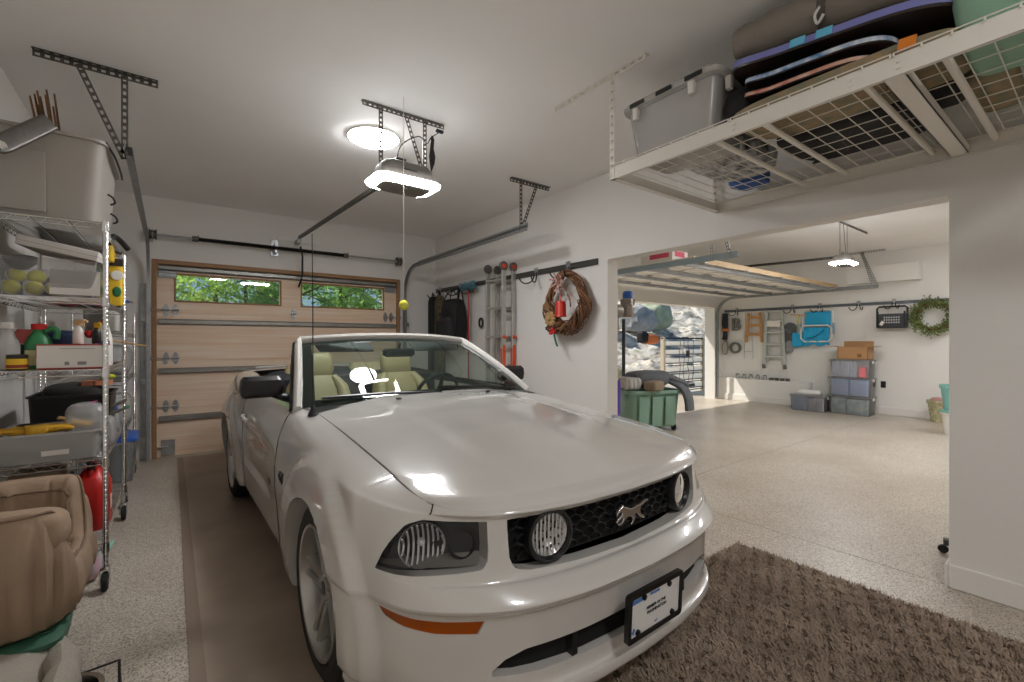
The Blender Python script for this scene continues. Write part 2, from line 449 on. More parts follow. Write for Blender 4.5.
# ---- door tracks: vertical channel, bend, horizontal run, hanger of perforated angle
def track(x, side, label, group):
    t = thing('door_track', label, 'door track', (x, 6.5, 0), group=group)
    path = [(0, 0, .02), (0, 0, 1.2), (0, 0, 2.02)] + [(0, -.40+.40*math.cos(a), 2.05+.40*math.sin(a)) for a in [PI/2*i/8 for i in range(1, 9)]] + [(0, -1.5, 2.465), (0, -2.95, 2.485)]
    m = MB(); W_, D_ = .052, .028
    # C-channel swept: back web + two lips
    def sweep(off):
        pts = []
        for i, p in enumerate(path):
            a = V(path[max(i-1, 0)]); b = V(path[min(i+1, len(path)-1)]); tg = (b-a).normalized()
            nr = V((1, 0, 0)).cross(tg)
            pts.append([V(p)+V((ox*side, 0, 0))+nr*on for ox, on in off])
        return pts
    t_ = .003
    sec = [(0, -.026), (-.03, -.026), (-.03, -.018), (-.03+t_, -.018), (-.03+t_, -.026+t_), (-t_, -.026+t_), (-t_, .026-t_), (-.03+t_, .026-t_), (-.03+t_, .018), (-.03, .018), (-.03, .026), (0, .026)]
    m.grid(sweep(sec), cv=True).build('channel', M_STEEL, t, angle=30)
    # long mounting angle behind the vertical leg and along the run
    MB().box((side*.004, -.02, .02), (side*.008, .10, 2.0)).box((side*.008, .095, .02), (side*.06, .10, 2.0)).build('wall_angle', M_STEEL, t, smooth=False)
    MB().bar((side*.006, -.42, 2.48), (side*.006, -2.95, 2.515), .004, .05).build('stiffener', M_STEEL, t, smooth=False)
    h = MB(); ymid = -2.83
    h.perf((side*.012, ymid, 2.47), (side*.012, ymid, CEIL-.02), .034, .003, up=(0, 1, 0))
    h.perf((side*.012, ymid, 2.47), (side*.22, ymid, CEIL-.02), .034, .003, up=(0, 1, 0))
    h.build('hanger', M_DSTEEL, t, smooth=False)
    h = MB(); a, b = (-.41, .15) if side < 0 else (-.12, .40)
    h.perf((a, ymid+.01, CEIL-.02), (b, ymid+.01, CEIL-.02), .036, .003, up=(0, 1, 0)).perf((a, ymid-.008, CEIL-.004), (b, ymid-.008, CEIL-.004), .036, .003)
    h.build('ceiling_angle', M_DSTEEL, t, smooth=False)
    for z in (.25, .9, 1.6):
        MB().box((side*.006, .0, z-.03), (side*.06, .105, z+.03)).build('bracket', M_STEEL, t, smooth=False, bevel=.003)
    return t
track(-.215, -1, 'galvanised door track left of the wooden garage door, hung above the wire shelving', 'main door tracks')
track(2.855, 1, 'galvanised door track right of the wooden garage door, running above the tool rail', 'main door tracks')
# ---- torsion spring
t = thing('torsion_spring', 'black torsion spring on a steel tube above the wooden garage door', 'door spring', (1.3, 6.49, 2.545))
MB().cyl((-1.5, 0, 0), (1.5, 0, 0), .0135, 12).build('torsion_tube', M_STEEL, t)
sp = MB(); sp.lathe([(.02 if i % 2 else .0265, i*.0052) for i in range(330)], 12, T(-1.06, 0, 0) @ RY(PI/2)).build('spring_coil', mat('spring_black', '2b2926', .5, .5), t)
for x in (-1.07, .66): MB().cyl((x-.03, 0, 0), (x+.03, 0, 0), .033, 14).cbox((x+.03, 0, .03), (.01, .012, .03)).build('winding_cone', M_DSTEEL, t)
for x in (-1.46, 1.44):
    MB().lathe([(.015, -.035), (.062, -.035), (.062, -.028), (.048, -.02), (.048, .02), (.062, .028), (.062, .035), (.015, .035)], 20, T(x, 0, 0) @ RY(PI/2)).build('cable_drum', M_DSTEEL, t)
    MB().box((x-.005, -.05, -.06), (x, .115, .06)).build('end_plate', M_STEEL, t, bevel=.002)
MB().box((-.23, .0, -.06), (-.20, .105, .06)).box((-.26, .10, -.09), (-.17, .112, .12)).build('centre_bracket', M_STEEL, t, bevel=.002)
one(MB().box((1.12, 6.606, 2.67), (1.62, 6.62, 2.73)), 'header_pad', 'flat painted spring pad on the wall above the garage door', 'bracket', M_TRIM, bevel=.002)

# ---- opener
M_LED = emit('opener_led', 'f9f9fb', 46.)
M_LEDRIM = emit('opener_rim_glow', 'f9f9fb', 7.)
M_LED2 = emit('opener_led_cool', 'f9f9fb', 90.)
M_DISC = emit('disc_led', 'f9f9fb', 46.)
def opener(x, y, z, yh, zh, label, led, sc, bar=(-.3, .33)):
    o = thing('garage_door_opener', label, 'opener', (x, y, z)); o.scale = (sc, sc, sc)
    g = mat('opener_grey', '75716b', .45, .3)
    MB().rloft([(.44, .27, .05, -.005), (.47, .28, .06, .01), (.45, .27, .06, .10), (.40, .25, .06, .135), (.36, .22, .05, .145)]).build('housing', g, o)
    MB().rloft([(.30, .17, .03, -.075), (.44, .25, .06, -.052), (.46, .27, .06, -.02)], cap1=False).build('lower_cover', g, o)
    MB().rloft([(.455, .262, .05, -.053), (.57, .36, .09, -.03), (.585, .375, .09, -.012)], cap0=False, cap1=False).build('light_lens', led, o)
    MB().rloft([(.587, .377, .09, -.0125), (.588, .378, .09, -.006), (.56, .35, .08, .006), (.44, .27, .05, .008)], cap0=False, cap1=False).build('lens_rim', M_LEDRIM, o)
    MB().cbox((0, -.1425, .07), (.12, .004, .008)).build('vent_slot', M_BLACK, o)
    MB().tube([(-.1, 0, .14), (-.1, 0, .18), (-.05, 0, .20), (.02, 0, .20)], .012, 8).build('chain_guide', M_BLACK, o)
    # rail to the header
    p = MB(); a = V((0, .08, .12)); b = V((0, yh-y, zh-z))/sc
    p.bar(a, b, .03, .045).build('drive_rail', mat('rail_dark', '4c4a47', .4, .7), o, bevel=.003)
    MB().bar(a+V((0, 0, .028)), b+V((0, 0, .028)), .012, .01).build('drive_chain', M_BLACK, o, smooth=False)
    h = MB(); top = (CEIL-z)/sc
    h.perf((-.2, 0, .10), (-.2, 0, top-.02), .036, .003, up=(0, 1, 0)).build('hanger', M_DSTEEL, o, smooth=False)
    h = MB(); h.perf((.2, 0, .10), (.2, 0, top-.02), .036, .003, up=(0, 1, 0)).build('hanger', M_DSTEEL, o, smooth=False)
    h = MB(); h.perf((.2, .012, .10), (.03, .012, top-.02), .034, .003, up=(0, 1, 0)).build('hanger', M_DSTEEL, o, smooth=False)
    h = MB(); h.perf((bar[0], -.02, top-.03), (bar[1], -.02, top-.03), .04, .003, up=(0, 1, 0)).perf((bar[0], 0, top-.006), (bar[1], 0, top-.006), .04, .003).build('ceiling_angle', M_DSTEEL, o, smooth=False)
    # arm to the door
    return o
o = opener(1.345, 3.10, 2.49, 6.45, 2.70, 'grey garage door opener with glowing light ring under the ceiling of the car bay', M_LED, .84, (-.36, .38))
MB().tube([(0, 3.88, .10), (.03, 3.89, -.05), (.03, 3.90, -.36), (.02, 4.10, -.50)], .014, 8).build('door_arm', M_BLACK, o)
MB().cbox((0, 4.04, .20), (.06, .18, .06)).build('header_bracket', M_STEEL, o, bevel=.003)
MB().tube(crom([(-.06, .02, .15), (-.02, .0, .32), (.12, -.04, .42), (.20, -.04, .38), (.24, -.04, .44), (.31, -.04, .50)], 8), .0045, 6).build('power_cord', M_BLACK, o)
c = MB()
for k in range(6):
    c.tube([(.25+.012*math.sin(k), -.04, .46-k*.004), (.225+.008*k, -.045-.004*k, .27), (.24+.006*k, -.045, .14+.015*k), (.26-.004*k, -.035, .30), (.27, -.035, .44)], .006, 6)
c.build('cord_bundle', M_BLACK, o)
MB().cbox((.32, -.05, .515), (.07, .03, .025)).build('plug', M_BLACK, o, bevel=.004)
opener(7.5, 2.30, 2.44, 5.55, 2.62, 'garage door opener hanging from the ceiling of the second bay', M_LED2, .68, (-.35, 1.4))

# ---- disc lights
def disc(x, y, label, m=M_DISC, r=.195):
    o = thing('ceiling_light', label, 'ceiling light', (x, y, CEIL), group='flush disc ceiling lights')
    MB().lathe([(r+.002, -.012), (r+.012, -.010), (r+.014, 0)], 48).build('rim', M_WHITE, o)
    MB().lathe([(.001, -.034), (r*.6, -.032), (r*.88, -.026), (r, -.013)], 48).build('diffuser', m, o)
    return o
l0 = disc(1.315, 3.62, 'round flush ceiling light glowing behind the opener')
def added_lamp(x, y, label): return copy_thing(l0, (x, y, CEIL), label=label)
added_lamp(1.0, -1.0, 'added unseen ceiling light overhead near the camera')  # unseen lamp added to brighten the near end of the car bay
added_lamp(6.2, .3, 'added unseen ceiling light in the second bay near its rear wall')  # this and the following unseen lamps are added to light the second bay
added_lamp(8.9, .3, 'added unseen ceiling light in the second bay by the far wall')
added_lamp(6.2, 1.9, 'added unseen ceiling light in the second bay beside its opener')
# ---- tennis ball on a string
o = thing('parking_ball', 'yellow tennis ball hanging on a white string from the ceiling above the car', 'ball', (1.262, 2.905, 1.56))
b = MB().ball((0, 0, .033), .033, 20, 12).build('ball', mat('tennis_felt', 'd8d43c', .9, bump=.3, bump_scale=300), o)
MB().tube([V((.033*math.cos(a), .033*math.sin(a)*math.cos(.6*math.sin(2*a)), .033+.033*math.sin(a)*.5*math.sin(2*a)))*1.0 for a in [2*PI*i/40 for i in range(40)]], .0012, 5, closed=True).build('seam', M_WHITE, b)
MB().cyl((0, 0, .066), (0, 0, CEIL-1.56), .0022, 6).build('string', M_WHITE, o)

# ---- floor mat under the car and the shaggy rug
M_MAT = mat('brown_floor_vinyl', 'ab9b8c', .42, noise_amt=.32, noise_scale=2.2, bump=.12, bump_scale=6, col2='938476')
o = thing('garage_floor_mat', 'smooth brown vinyl floor mat under the white car', 'floor mat', (0, 0, 0))
MB().box((.10, .6, 0), (2.35, 6.5, .004)).build('sheet', M_MAT, o, smooth=False)
MB().box((.06, .6, 0), (.115, 6.5, .006)).build('border', mat('mat_border', '8d7c6e', .5), o, smooth=False)
# ================================================================ CAR
M_PAINT = mat('white_car_paint', 'cbc8c3', .22, coat=1.)
M_TIRE = mat('tyre_rubber', '1a1a1a', .7, bump=.15, bump_scale=200)
M_RIM = mat('silver_alloy', 'bcbbb8', .28, .9)
M_TRIMBLK = mat('satin_black_trim', '151516', .35)
M_GAP = mat('panel_gap', '0b0b0b', .9)
M_TAN = mat('tan_leather', 'a4956c', .5, noise_amt=.06, noise_scale=14, bump=.12, bump_scale=90)
M_DASH = mat('dark_dash', '23282a', .55)
M_LENS = clear('lamp_lens', 'f8f8f8', 'ffffff', .01, .02, 1.25)
M_GLASS = clear('tinted_windshield', 'cfe0d8', '5f7a70', .05, .01, 1.5)
M_REFL = mat('lamp_reflector', 'f4f4f6', .32, .85)
CX, CY = 1.376, 1.955
car = thing('car', 'white two-door convertible car with its top down parked on the brown mat', 'car', (CX, CY, 0), .0145)
car.scale = (.99, .99, .99)

def interp_grid(K, nu, nv):
    """K[row][col] key points -> dense Catmull-Rom grid"""
    rows = [crom(r, nu) for r in K]
    cols = list(zip(*rows))
    return [list(x) for x in zip(*[crom(c, nv) for c in cols])]     # [row][col]

FX = [[0,.3,.55,.70,.80,.862,.888]]*3 + [[0,.3,.55,.71,.825,.885,.914],[0,.3,.55,.71,.83,.89,.92],[0,.3,.55,.71,.835,.897,.926],[0,.3,.55,.71,.835,.899,.928],[0,.3,.55,.71,.834,.897,.926],[0,.3,.55,.71,.832,.896,.924],[0,.3,.55,.69,.805,.882,.91],[0,.3,.55,.69,.785,.855,.88],[0,.3,.55,.69,.748,.757,.757]]
FY = [[-.80,-.785,-.73,-.65,-.55,-.45,-.39],[-.912,-.897,-.845,-.765,-.655,-.50,-.385],[-.925,-.91,-.858,-.775,-.66,-.505,-.385],
      [-.902,-.887,-.835,-.75,-.64,-.49,-.375],[-.918,-.903,-.848,-.76,-.643,-.49,-.37],[-.95,-.934,-.878,-.785,-.66,-.50,-.37],
      [-.952,-.936,-.879,-.785,-.66,-.498,-.365],[-.90,-.886,-.835,-.752,-.642,-.485,-.36],[-.868,-.853,-.803,-.732,-.632,-.478,-.355],
      [-.85,-.837,-.788,-.705,-.605,-.455,-.35],[-.885,-.868,-.808,-.718,-.595,-.44,-.35],[-.874,-.857,-.798,-.703,-.585,-.43,-.345]]
FZ = [[.19]*7,[.205]*7,[.25]*7,[.285]*7,[.495,.495,.495,.497,.50,.505,.51],[.543,.543,.543,.545,.547,.55,.552],[.558,.558,.558,.56,.562,.565,.568],
      [.598,.598,.60,.606,.617,.63,.64],[.615,.616,.621,.63,.642,.655,.665],[.788,.788,.79,.792,.798,.812,.825],[.812,.812,.814,.817,.825,.845,.862],[.825,.825,.827,.832,.852,.872,.886]]
ST = {  # side stations: y -> profile (x,z)
 0.0: [(.80,.2),(.885,.215),(.905,.25),(.915,.30),(.932,.44),(.94,.53),(.942,.575),(.94,.64),(.937,.67),(.918,.79),(.872,.895),(.757,.925)],
 .38: [(.80,.2),(.885,.215),(.905,.25),(.912,.30),(.926,.44),(.933,.535),(.935,.58),(.934,.65),(.932,.69),(.914,.81),(.868,.925),(.757,.962)],
 .80: [(.80,.2),(.88,.215),(.90,.25),(.905,.30),(.915,.44),(.925,.54),(.929,.59),(.928,.67),(.925,.71),(.905,.84),(.852,.962),(.765,.995)],
 1.5: [(.80,.2),(.88,.215),(.90,.25),(.905,.30),(.912,.44),(.922,.545),(.927,.60),(.925,.68),(.921,.73),(.90,.86),(.845,.985),(.778,1.01)],
 2.05:[(.80,.2),(.88,.215),(.90,.25),(.906,.30),(.918,.44),(.93,.55),(.934,.605),(.932,.69),(.928,.74),(.905,.88),(.845,1.015),(.768,1.042)],
 2.38:[(.80,.2),(.88,.215),(.90,.25),(.91,.30),(.928,.44),(.938,.555),(.942,.61),(.941,.70),(.938,.75),(.915,.895),(.845,1.04),(.752,1.072)],
 2.71:[(.80,.2),(.88,.215),(.90,.25),(.912,.30),(.932,.44),(.942,.555),(.946,.61),(.945,.70),(.942,.75),(.916,.90),(.838,1.05),(.742,1.082)],
 3.05:[(.80,.22),(.88,.235),(.895,.27),(.905,.32),(.925,.44),(.936,.555),(.94,.61),(.938,.70),(.934,.75),(.905,.895),(.822,1.045),(.73,1.076)],
 3.42:[(.76,.25),(.84,.265),(.86,.29),(.87,.34),(.895,.45),(.906,.56),(.91,.615),(.908,.70),(.904,.75),(.875,.885),(.79,1.03),(.70,1.062)]}
REAR = [(.80,3.66),(.55,3.75),(0,3.79)]
zr = [.28,.29,.32,.36,.46,.56,.615,.70,.75,.87,.985,1.03]
K = []
for r in range(12):
    row = [(FX[r][k], FY[r][k], FZ[r][k]) for k in range(7)]
    row += [(ST[y][r][0], y, ST[y][r][1]) for y in sorted(ST)]
    ins = [0,0,0,0,0,0,0,.0,.01,.02,.06,.14][r]
    row += [(x*(1-ins*.8), y-ins*.9, zr[r]) for x, y in REAR]
    K.append(row)
NU, NV = 18, 6
G = interp_grid(K, NU, NV)
nr, nc = len(G), len(G[0])
AX = [(0., .345, .378), (2.71, .35, .385)]
def sstep(a, b, x):
    t = min(1, max(0, (x-a)/(b-a))); return t*t*(3-2*t)
for i in range(nr):
    for j in range(nc):
        p = G[i][j]
        if p.x > .5 and -.6 < p.y < 3.4:
            for ay, az, ar in AX:
                q = math.hypot(p.y-ay, p.z-az)
                p.x += .032*sstep(ar+.185, ar+.125, q)*sstep(.97, .80, p.z)*sstep(.80, .88, p.x)
        # scooped door side that ends ahead of the rear wheel
        if p.x > .8 and .6 < p.y < 2.4:
            p.x -= .018*sstep(.42, .50, p.z)*sstep(.80, .70, p.z)*sstep(.7, 1.3, p.y)*sstep(2.3, 1.9, p.y)
def inpoly(x, z, poly):
    c = False; n = len(poly)
    for i in range(n):
        x1, z1 = poly[i]; x2, z2 = poly[i-1]
        if (z1 > z) != (z2 > z) and x < (x2-x1)*(z-z1)/(z2-z1)+x1: c = not c
    return c
def nearest(x, z, poly):
    best = None
    for i in range(len(poly)):
        a = V(poly[i-1]); b = V(poly[i]); ab = b-a; p = V((x, z))
        t = max(0, min(1, (p-a).dot(ab)/max(ab.length_squared, 1e-9))); q = a+ab*t; dd = (p-q).length
        if best is None or dd < best[0]: best = (dd, q.x, q.y)
    return best
LAMP = [(.606,.66),(.600,.70),(.600,.792),(.70,.795),(.765,.80),(.805,.785),(.84,.738),(.862,.69),(.878,.640),(.80,.640),(.70,.643),(.625,.647)]
AMBER = [(.652,.47),(.638,.513),(.74,.513),(.81,.517),(.858,.527),(.872,.53),(.862,.505),(.83,.487),(.76,.473)]
INTAKE = [(-.02,.308),(.46,.315),(.63,.332),(.575,.378),(.51,.398),(-.02,.402)]
GRILLE = [(-.02,.605),(.25,.611),(.47,.622),(.515,.632),(.536,.66),(.54,.792),(-.02,.789)]
cuts = [(LAMP, .05), (AMBER, .035), (INTAKE, .07), (GRILLE, .05)]

def zone(x, y, z):
    """which hole a point of the skin falls in"""
    if y < -.38:
        for k, (pl, dp) in enumerate(cuts):
            if inpoly(x, z, pl): return k
    if x > .6:
        for k, (ay, az, ar) in enumerate(AX):
            if math.hypot(y-ay, z-az) < ar: return 10+k
    return -1
def fit_y(i, j, x, z):
    p = G[i][j]; a = G[min(i+1, nr-1)][j]-G[max(i-1, 0)][j]; b = G[i][min(j+1, nc-1)]-G[i][max(j-1, 0)]
    det = a.x*b.z-b.x*a.z
    if abs(det) < 1e-9: return p.y
    dx, dz = x-p.x, z-p.z
    s_ = (dx*b.z-b.x*dz)/det; t_ = (a.x*dz-dx*a.z)/det
    return p.y+max(-.03, min(.03, s_*a.y+t_*b.y))
verts = [G[i][j].copy() for i in range(nr) for j in range(nc)]
keep, gone = [], {}
fz = {}
for i in range(nr-1):
    for j in range(nc-1):
        q = (i*nc+j, i*nc+j+1, (i+1)*nc+j+1, (i+1)*nc+j)
        c = sum((verts[a] for a in q), V((0, 0, 0)))/4
        k = zone(c.x, c.y, c.z); fz[(i, j)] = k
        if k < 0: keep.append((i, j, q))
walls = []
def edge_faces(i, j):
    return (((i, j), (i-1, j)), ((i, j), (i+1, j)), ((i, j), (i, j-1)), ((i, j), (i, j+1)))
done = set()
for (i, j, q) in keep:
    for (ni, nj), e in (((i-1, j), (q[0], q[1])), ((i, j+1), (q[1], q[2])), ((i+1, j), (q[2], q[3])), ((i, j-1), (q[3], q[0]))):
        k = fz.get((ni, nj), -1)
        if k < 0: continue
        walls.append((e[0], e[1], k))
        for a in e:
            if a in done: continue
            done.add(a); p = verts[a]
            if k < 10:
                b = nearest(p.x, p.z, cuts[k][0])
                if b[0] < .03 and not (p.x < 1e-4 and abs(b[1]) > .01):
                    x_ = max(b[1], 0) if p.x > 1e-4 else 0; p.y = fit_y(a//nc, a % nc, x_, b[2]); p.x = x_; p.z = b[2]
            else:
                ay, az, ar = AX[k-10]; dv = V((p.y-ay, p.z-az)); dv = dv.normalized()*ar
                p.y = ay+dv.x; p.z = az+dv.y
# split the skin into panels
def panel(c):
    if c.y < -.36 and c.z < .80 and not (c.y > -.62 and c.z > .645 and c.x > .85): return 'front_bumper'
    if .78 < c.y < 2.06 and c.z > .28: return 'door'
    if c.y > 3.3 and c.z < .72: return 'rear_bumper'
    return 'body'
def car_mesh(name, faces, extra=(), parent=car, m=M_PAINT, mirror=True, angle=38, nofan=False):
    mb = MB(); idx = {}
    def g(a, s):
        if (a, s) not in idx:
            p = verts[a]; idx[(a, s)] = len(mb.v); mb.v.append((p.x*s, p.y, p.z))
        return idx[(a, s)]
    def gs(a, s):
        return g(a, 1) if verts[a].x < 1e-5 else g(a, s)
    for s in ((1, -1) if mirror else (1,)):
        for q in faces:
            f_ = tuple(gs(a, s) for a in q)
            if len(set(f_)) < 3: continue
            mb.f.append(f_ if s > 0 else f_[::-1]); mb.m.append(0)
    return mb
groups = {}
for i, j, q in keep:
    c = sum((verts[a] for a in q), V((0, 0, 0)))/4
    groups.setdefault(panel(c), []).append(q)
def add_walls(mb, ks, side=(1, -1)):
    for s in side:
        for a, b, k in walls:
            if k not in ks: continue
            pa, pb = verts[a], verts[b]
            if k < 10: off = V((0, cuts[k][1], 0))
            else: off = V((-.10, 0, 0))
            qa, qb = pa+off, pb+off
            v_ = [(p.x*s, p.y, p.z) for p in (pb, pa, qa, qb)]
            mb.add(v_, [(0, 1, 2, 3) if s > 0 else (3, 2, 1, 0)])
mb = car_mesh('body', groups['body']); add_walls(mb, (10, 11)); body = mb.build('body_shell', M_PAINT, car, angle=40)
mb = car_mesh('front_bumper', groups['front_bumper']); add_walls(mb, (0, 1, 2, 3)); fb = mb.build('front_bumper', M_PAINT, car, angle=40)
mb = car_mesh('rear_bumper', groups['rear_bumper']); mb.build('rear_bumper', M_PAINT, car, angle=40)
for s in (1, -1):
    mb = MB(); idx = {}
    for q in groups['door']:
        ids = []
        for a in q:
            if a not in idx: idx[a] = len(mb.v); p = verts[a]; mb.v.append((p.x*s, p.y, p.z))
            ids.append(idx[a])
        mb.f.append(tuple(ids) if s > 0 else tuple(ids[::-1])); mb.m.append(0)
    # inner side of the door
    mb.box((s*.70 if s > 0 else -.73, .84, .35), (.73 if s > 0 else -.70, 2.02, .985))
    dr = mb.build('door', M_PAINT, car, angle=40)
    MB().tube(crom([(s*.928, 1.72, .80), (s*.945, 1.76, .805), (s*.945, 1.88, .812), (s*.928, 1.92, .812)], 5), .012, 8, flat=1.3).build('door_handle', M_PAINT, dr)
    g_ = MB()
    for yy in (.785, 2.058):
        line = [(p.x*s*1.0015, yy, p.z) for p in [min((verts[i*nc+j] for j in range(nc) if verts[i*nc+j].x > .5), key=lambda p: abs(p.y-yy)) for i in range(12, nr)]]
        g_.tube(line, .0016, 5)
    g_.tube([(s*.768, y, 1.0+.02*y*.5+.004) for y in (.85, 1.2, 1.6, 2.0)], .008, 6)
    g_.build('door_seal', M_GAP, dr)
# inside of the wheel wells and the underside
mb = MB()
for s in (1, -1):
    for ay, az, ar in AX:
        a_ = [(y, z) for _, y, z in arc((0, ay, az), ar+.012, -.55, PI+.55, 24, 'yz')]
        P0 = [(s*.93, y, z) for y, z in a_]; P1 = [(s*.52, y, z) for y, z in a_]
        P0 = [(s*.90, y, z) for y, z in a_]
        mb.grid([P0, P1]); mb.add([(s*.52, y, z) for y, z in a_], [tuple(range(len(a_)))])
mb.box((-.60, -.62, .22), (.60, -.42, .50)).box((-.50, -.5, .19), (.50, 3.4, .24)).box((-.80, .45, .19), (.80, 2.2, .24))
mb.build('underbody', M_GAP, car, smooth=False)

# ---- hood: from the lip over the grille back to the cowl
TOP = G[nr-1]
edge = [(p.x, p.y, p.z) for p in TOP]
je = min(range(nc), key=lambda j: abs(edge[j][1]-.60) if edge[j][0] > .5 and j > 3*NU else 9)
side = [e for e in edge[int(3.55*NU):je+1]]
ysd = [e[1] for e in side]; zsd = [e[2] for e in side]; xsd = [e[0] for e in side]
front = edge[:int(3.55*NU)+1]
xfr = [e[0] for e in front]; yfr = [e[1] for e in front]; zfr = [e[2] for e in front]
x_c, y_c = side[0][0], side[0][1]
zc_y = [-.874, -.85, -.80, -.70, -.5, -.2, .1, .4, .70]; zc_z = [.825, .836, .850, .871, .909, .961, .999, 1.023, 1.038]
NA, NB = 48, 56
P = []
for b in range(NB+1):
    row = []
    tb = b/NB
    for a in range(-NA, NA+1):
        ta = a/NA
        # side edge point at this fraction (from the corner back)
        ys_ = y_c+(ysd[-1]-y_c)*tb
        xs_ = np.interp(ys_, ysd, xsd)-.004
        x = ta*xs_
        yf = np.interp(abs(x)*x_c/xs_, xfr, yfr)
        yb = .60+.10*(1-ta*ta)
        y = yf+(yb-yf)*tb**(1.12)
        ze = np.interp(ys_, ysd, zsd)
        zf = np.interp(abs(x)*x_c/xs_, xfr, zfr)
        zc = np.interp(y, zc_y, zc_z)
        w_ = abs(ta)**2.3
        zz = zc*(1-w_)+ze*w_
        # raised centre panel of the hood
        zz += .006*sstep(.62, .50, abs(ta))*sstep(-.80, -.3, y)
        k_ = sstep(.06, 0, tb)
        zz = zz*(1-k_)+zf*k_
        row.append((x, y, zz))
    P.append(row)
h = MB(); h.grid(P)
# turned-down lip in front, thickness along the sides
lip0 = P[0]; lip1 = [(x, y-.006, z-.012) for x, y, z in lip0]; lip2 = [(x, y+.012, z-.034) for x, y, z in lip0]
h.grid([lip2, lip1, lip0])
for s in (0, -1):
    e0 = [r[s] for r in P]; e1 = [(x, y, z-.02) for x, y, z in e0]
    h.grid([e0, e1], flip=s == 0)
hood = h.build('hood', M_PAINT, car, angle=55)
for sx in (.33, -.33):
    pass
g_ = MB()
for s in (1, -1):
    down = [G[r][int(3.55*NU)] for r in range(9*NV+3, nr)]
    g_.tube([(s*(e[0]-.001), e[1], e[2]-.0035) for e in side], .0038, 5)
    g_.tube([(s*p.x, p.y+.0005, p.z) for p in down], .0024, 5)
g_.build('hood_gap', M_GAP, car)
for nx in (-.34, .28):
    MB().rbox((nx, .50, 1.035), (.03, .02, .012), .004).build('washer_nozzle', M_TRIMBLK, hood)
# ---- cowl, windshield frame, glass
c = MB(); c.grid([[(x, .58+.10*(1-(x/.76)**2), .985+.045*(1-(x/.76)**2)) for x in np.linspace(-.76, .76, 21)], [(x, .80, .99+.02*(1-(x/.8)**2)) for x in np.linspace(-.80, .80, 21)]])
c.build('cowl', M_TRIMBLK, car)
Bl, Tl = V((-.80, .74, .98)), V((-.645, 1.42, 1.35))
def top_c(t): x = -.645+1.29*t; k = 1-(2*t-1)**2; return V((x, 1.42-.14*k, 1.35+.03*k))
def bot_c(t): x = -.80+1.60*t; k = 1-(2*t-1)**2; return V((x, .74-.12*k, .98+.04*k))
def gl(t, s_): 
    a, b = bot_c(t), top_c(t); p = a.lerp(b, s_)
    return p+V((0, -.03, .03))*(4*s_*(1-s_))*.5
NT, NS = 30, 14
ws = MB(); ws.grid([[gl(i/NT, j/NS) for i in range(NT+1)] for j in range(NS+1)])
ws.build('windshield', M_GLASS, car)
fr = MB()
inn = V((0, .006, -.006))
def band(t0, t1, s0, s1, n=20):
    fr.grid([[gl(t0+(t1-t0)*i/n, s0+(s1-s0)*j/6)+inn for i in range(n+1)] for j in range(7)])
band(0, .042, 0, 1); band(.958, 1, 0, 1); band(0, 1, 0, .10); band(0, 1, .95, 1)
fr.build('windshield_border', M_TRIMBLK, car)
f_ = MB()
ring = [gl(0, s_/10)+V((-.022, .012, .0)) for s_ in range(0, 11)]+[gl(t/24, 1)+V((0, .03, .015)) for t in range(0, 25)]+[gl(1, s_/10)+V((.022, .012, 0)) for s_ in range(10, -1, -1)]
ring = [p for i, p in enumerate(ring) if i == 0 or (p-ring[i-1]).length > .01]
f_.tube(ring, .024, 10, up=(0, 1, 0), flat=1.4).build('windshield_frame', M_PAINT, car)
f_ = MB()
for s in (-1, 1):
    f_.tube([V((s*.835, .805, .975)), V((s*.768, 1.11, 1.15)), V((s*.68, 1.455, 1.345))], .018, 8)
f_.build('weatherstrip', M_TRIMBLK, car)
f_ = MB(); f_.tube([gl(.06, .09)+V((0, -.012, .012)), gl(.30, .055)+V((0, -.02, .015)), gl(.5, .02)+V((0, -.02, .01))], .008, 6)
f_.build('wiper', M_TRIMBLK, car)
f_ = MB(); f_.tube([gl(.50, .09)+V((0, -.012, .012)), gl(.72, .055)+V((0, -.02, .015)), gl(.88, .02)+V((0, -.02, .01))], .008, 6)
f_.build('wiper', M_TRIMBLK, car)
mr = MB().rloft([(.20, .05, .02, -.03), (.25, .06, .025, -.015), (.25, .06, .025, .02), (.21, .05, .02, .033)], M=T(0, 1.27, 1.275))
mr.tube([(0, 1.28, 1.30), (0, 1.25, 1.35)], .012, 8)
mr.build('rear_view_mirror', M_DASH, car)
for sx in (-.36, .36):
    MB().rloft([(.38, .006, .003, -.07), (.40, .012, .005, 0), (.40, .012, .005, .06)], M=T(sx, 1.39, 1.32) @ RX(-1.1)).build('sun_visor', M_DASH, car)
# ---- mirrors
for s in (-1, 1):
    m_ = MB(); Q = T(s*(.955 if s < 0 else .855), 1.0, 1.10)
    m_.rloft([(.19, .045, .02, -.062), (.215, .10, .03, -.045), (.225, .115, .035, 0), (.215, .11, .035, .04), (.19, .07, .03, .06)], M=Q)
    mo = m_.build('wing_mirror', M_TRIMBLK, car)
    MB().tube([(s*.80, .99, 1.02), (s*.86, .985, 1.04), (s*.90, .98, 1.06)], [.035, .03, .03], 10, flat=.8).build('mirror_arm', M_TRIMBLK, mo)
    MB().rloft([(.19, .09, .02, 0), (.19, .09, .02, .004)], M=Q @ T(0, .058, 0) @ RX(-PI/2)).build('mirror_glass', M_CHROME, mo)
# ---- antenna
MB().lathe([(.028, 0), (.026, .012), (.014, .032), (.009, .05), (.004, .06)], 14, T(-.785, .57, .972)).build('antenna_base', M_TRIMBLK, car)
MB().tube([(-.785, .57, 1.02), (-.785, .575, 1.55), (-.785, .59, 1.93)], [.0032, .0028, .0022], 6).build('antenna', M_TRIMBLK, car)

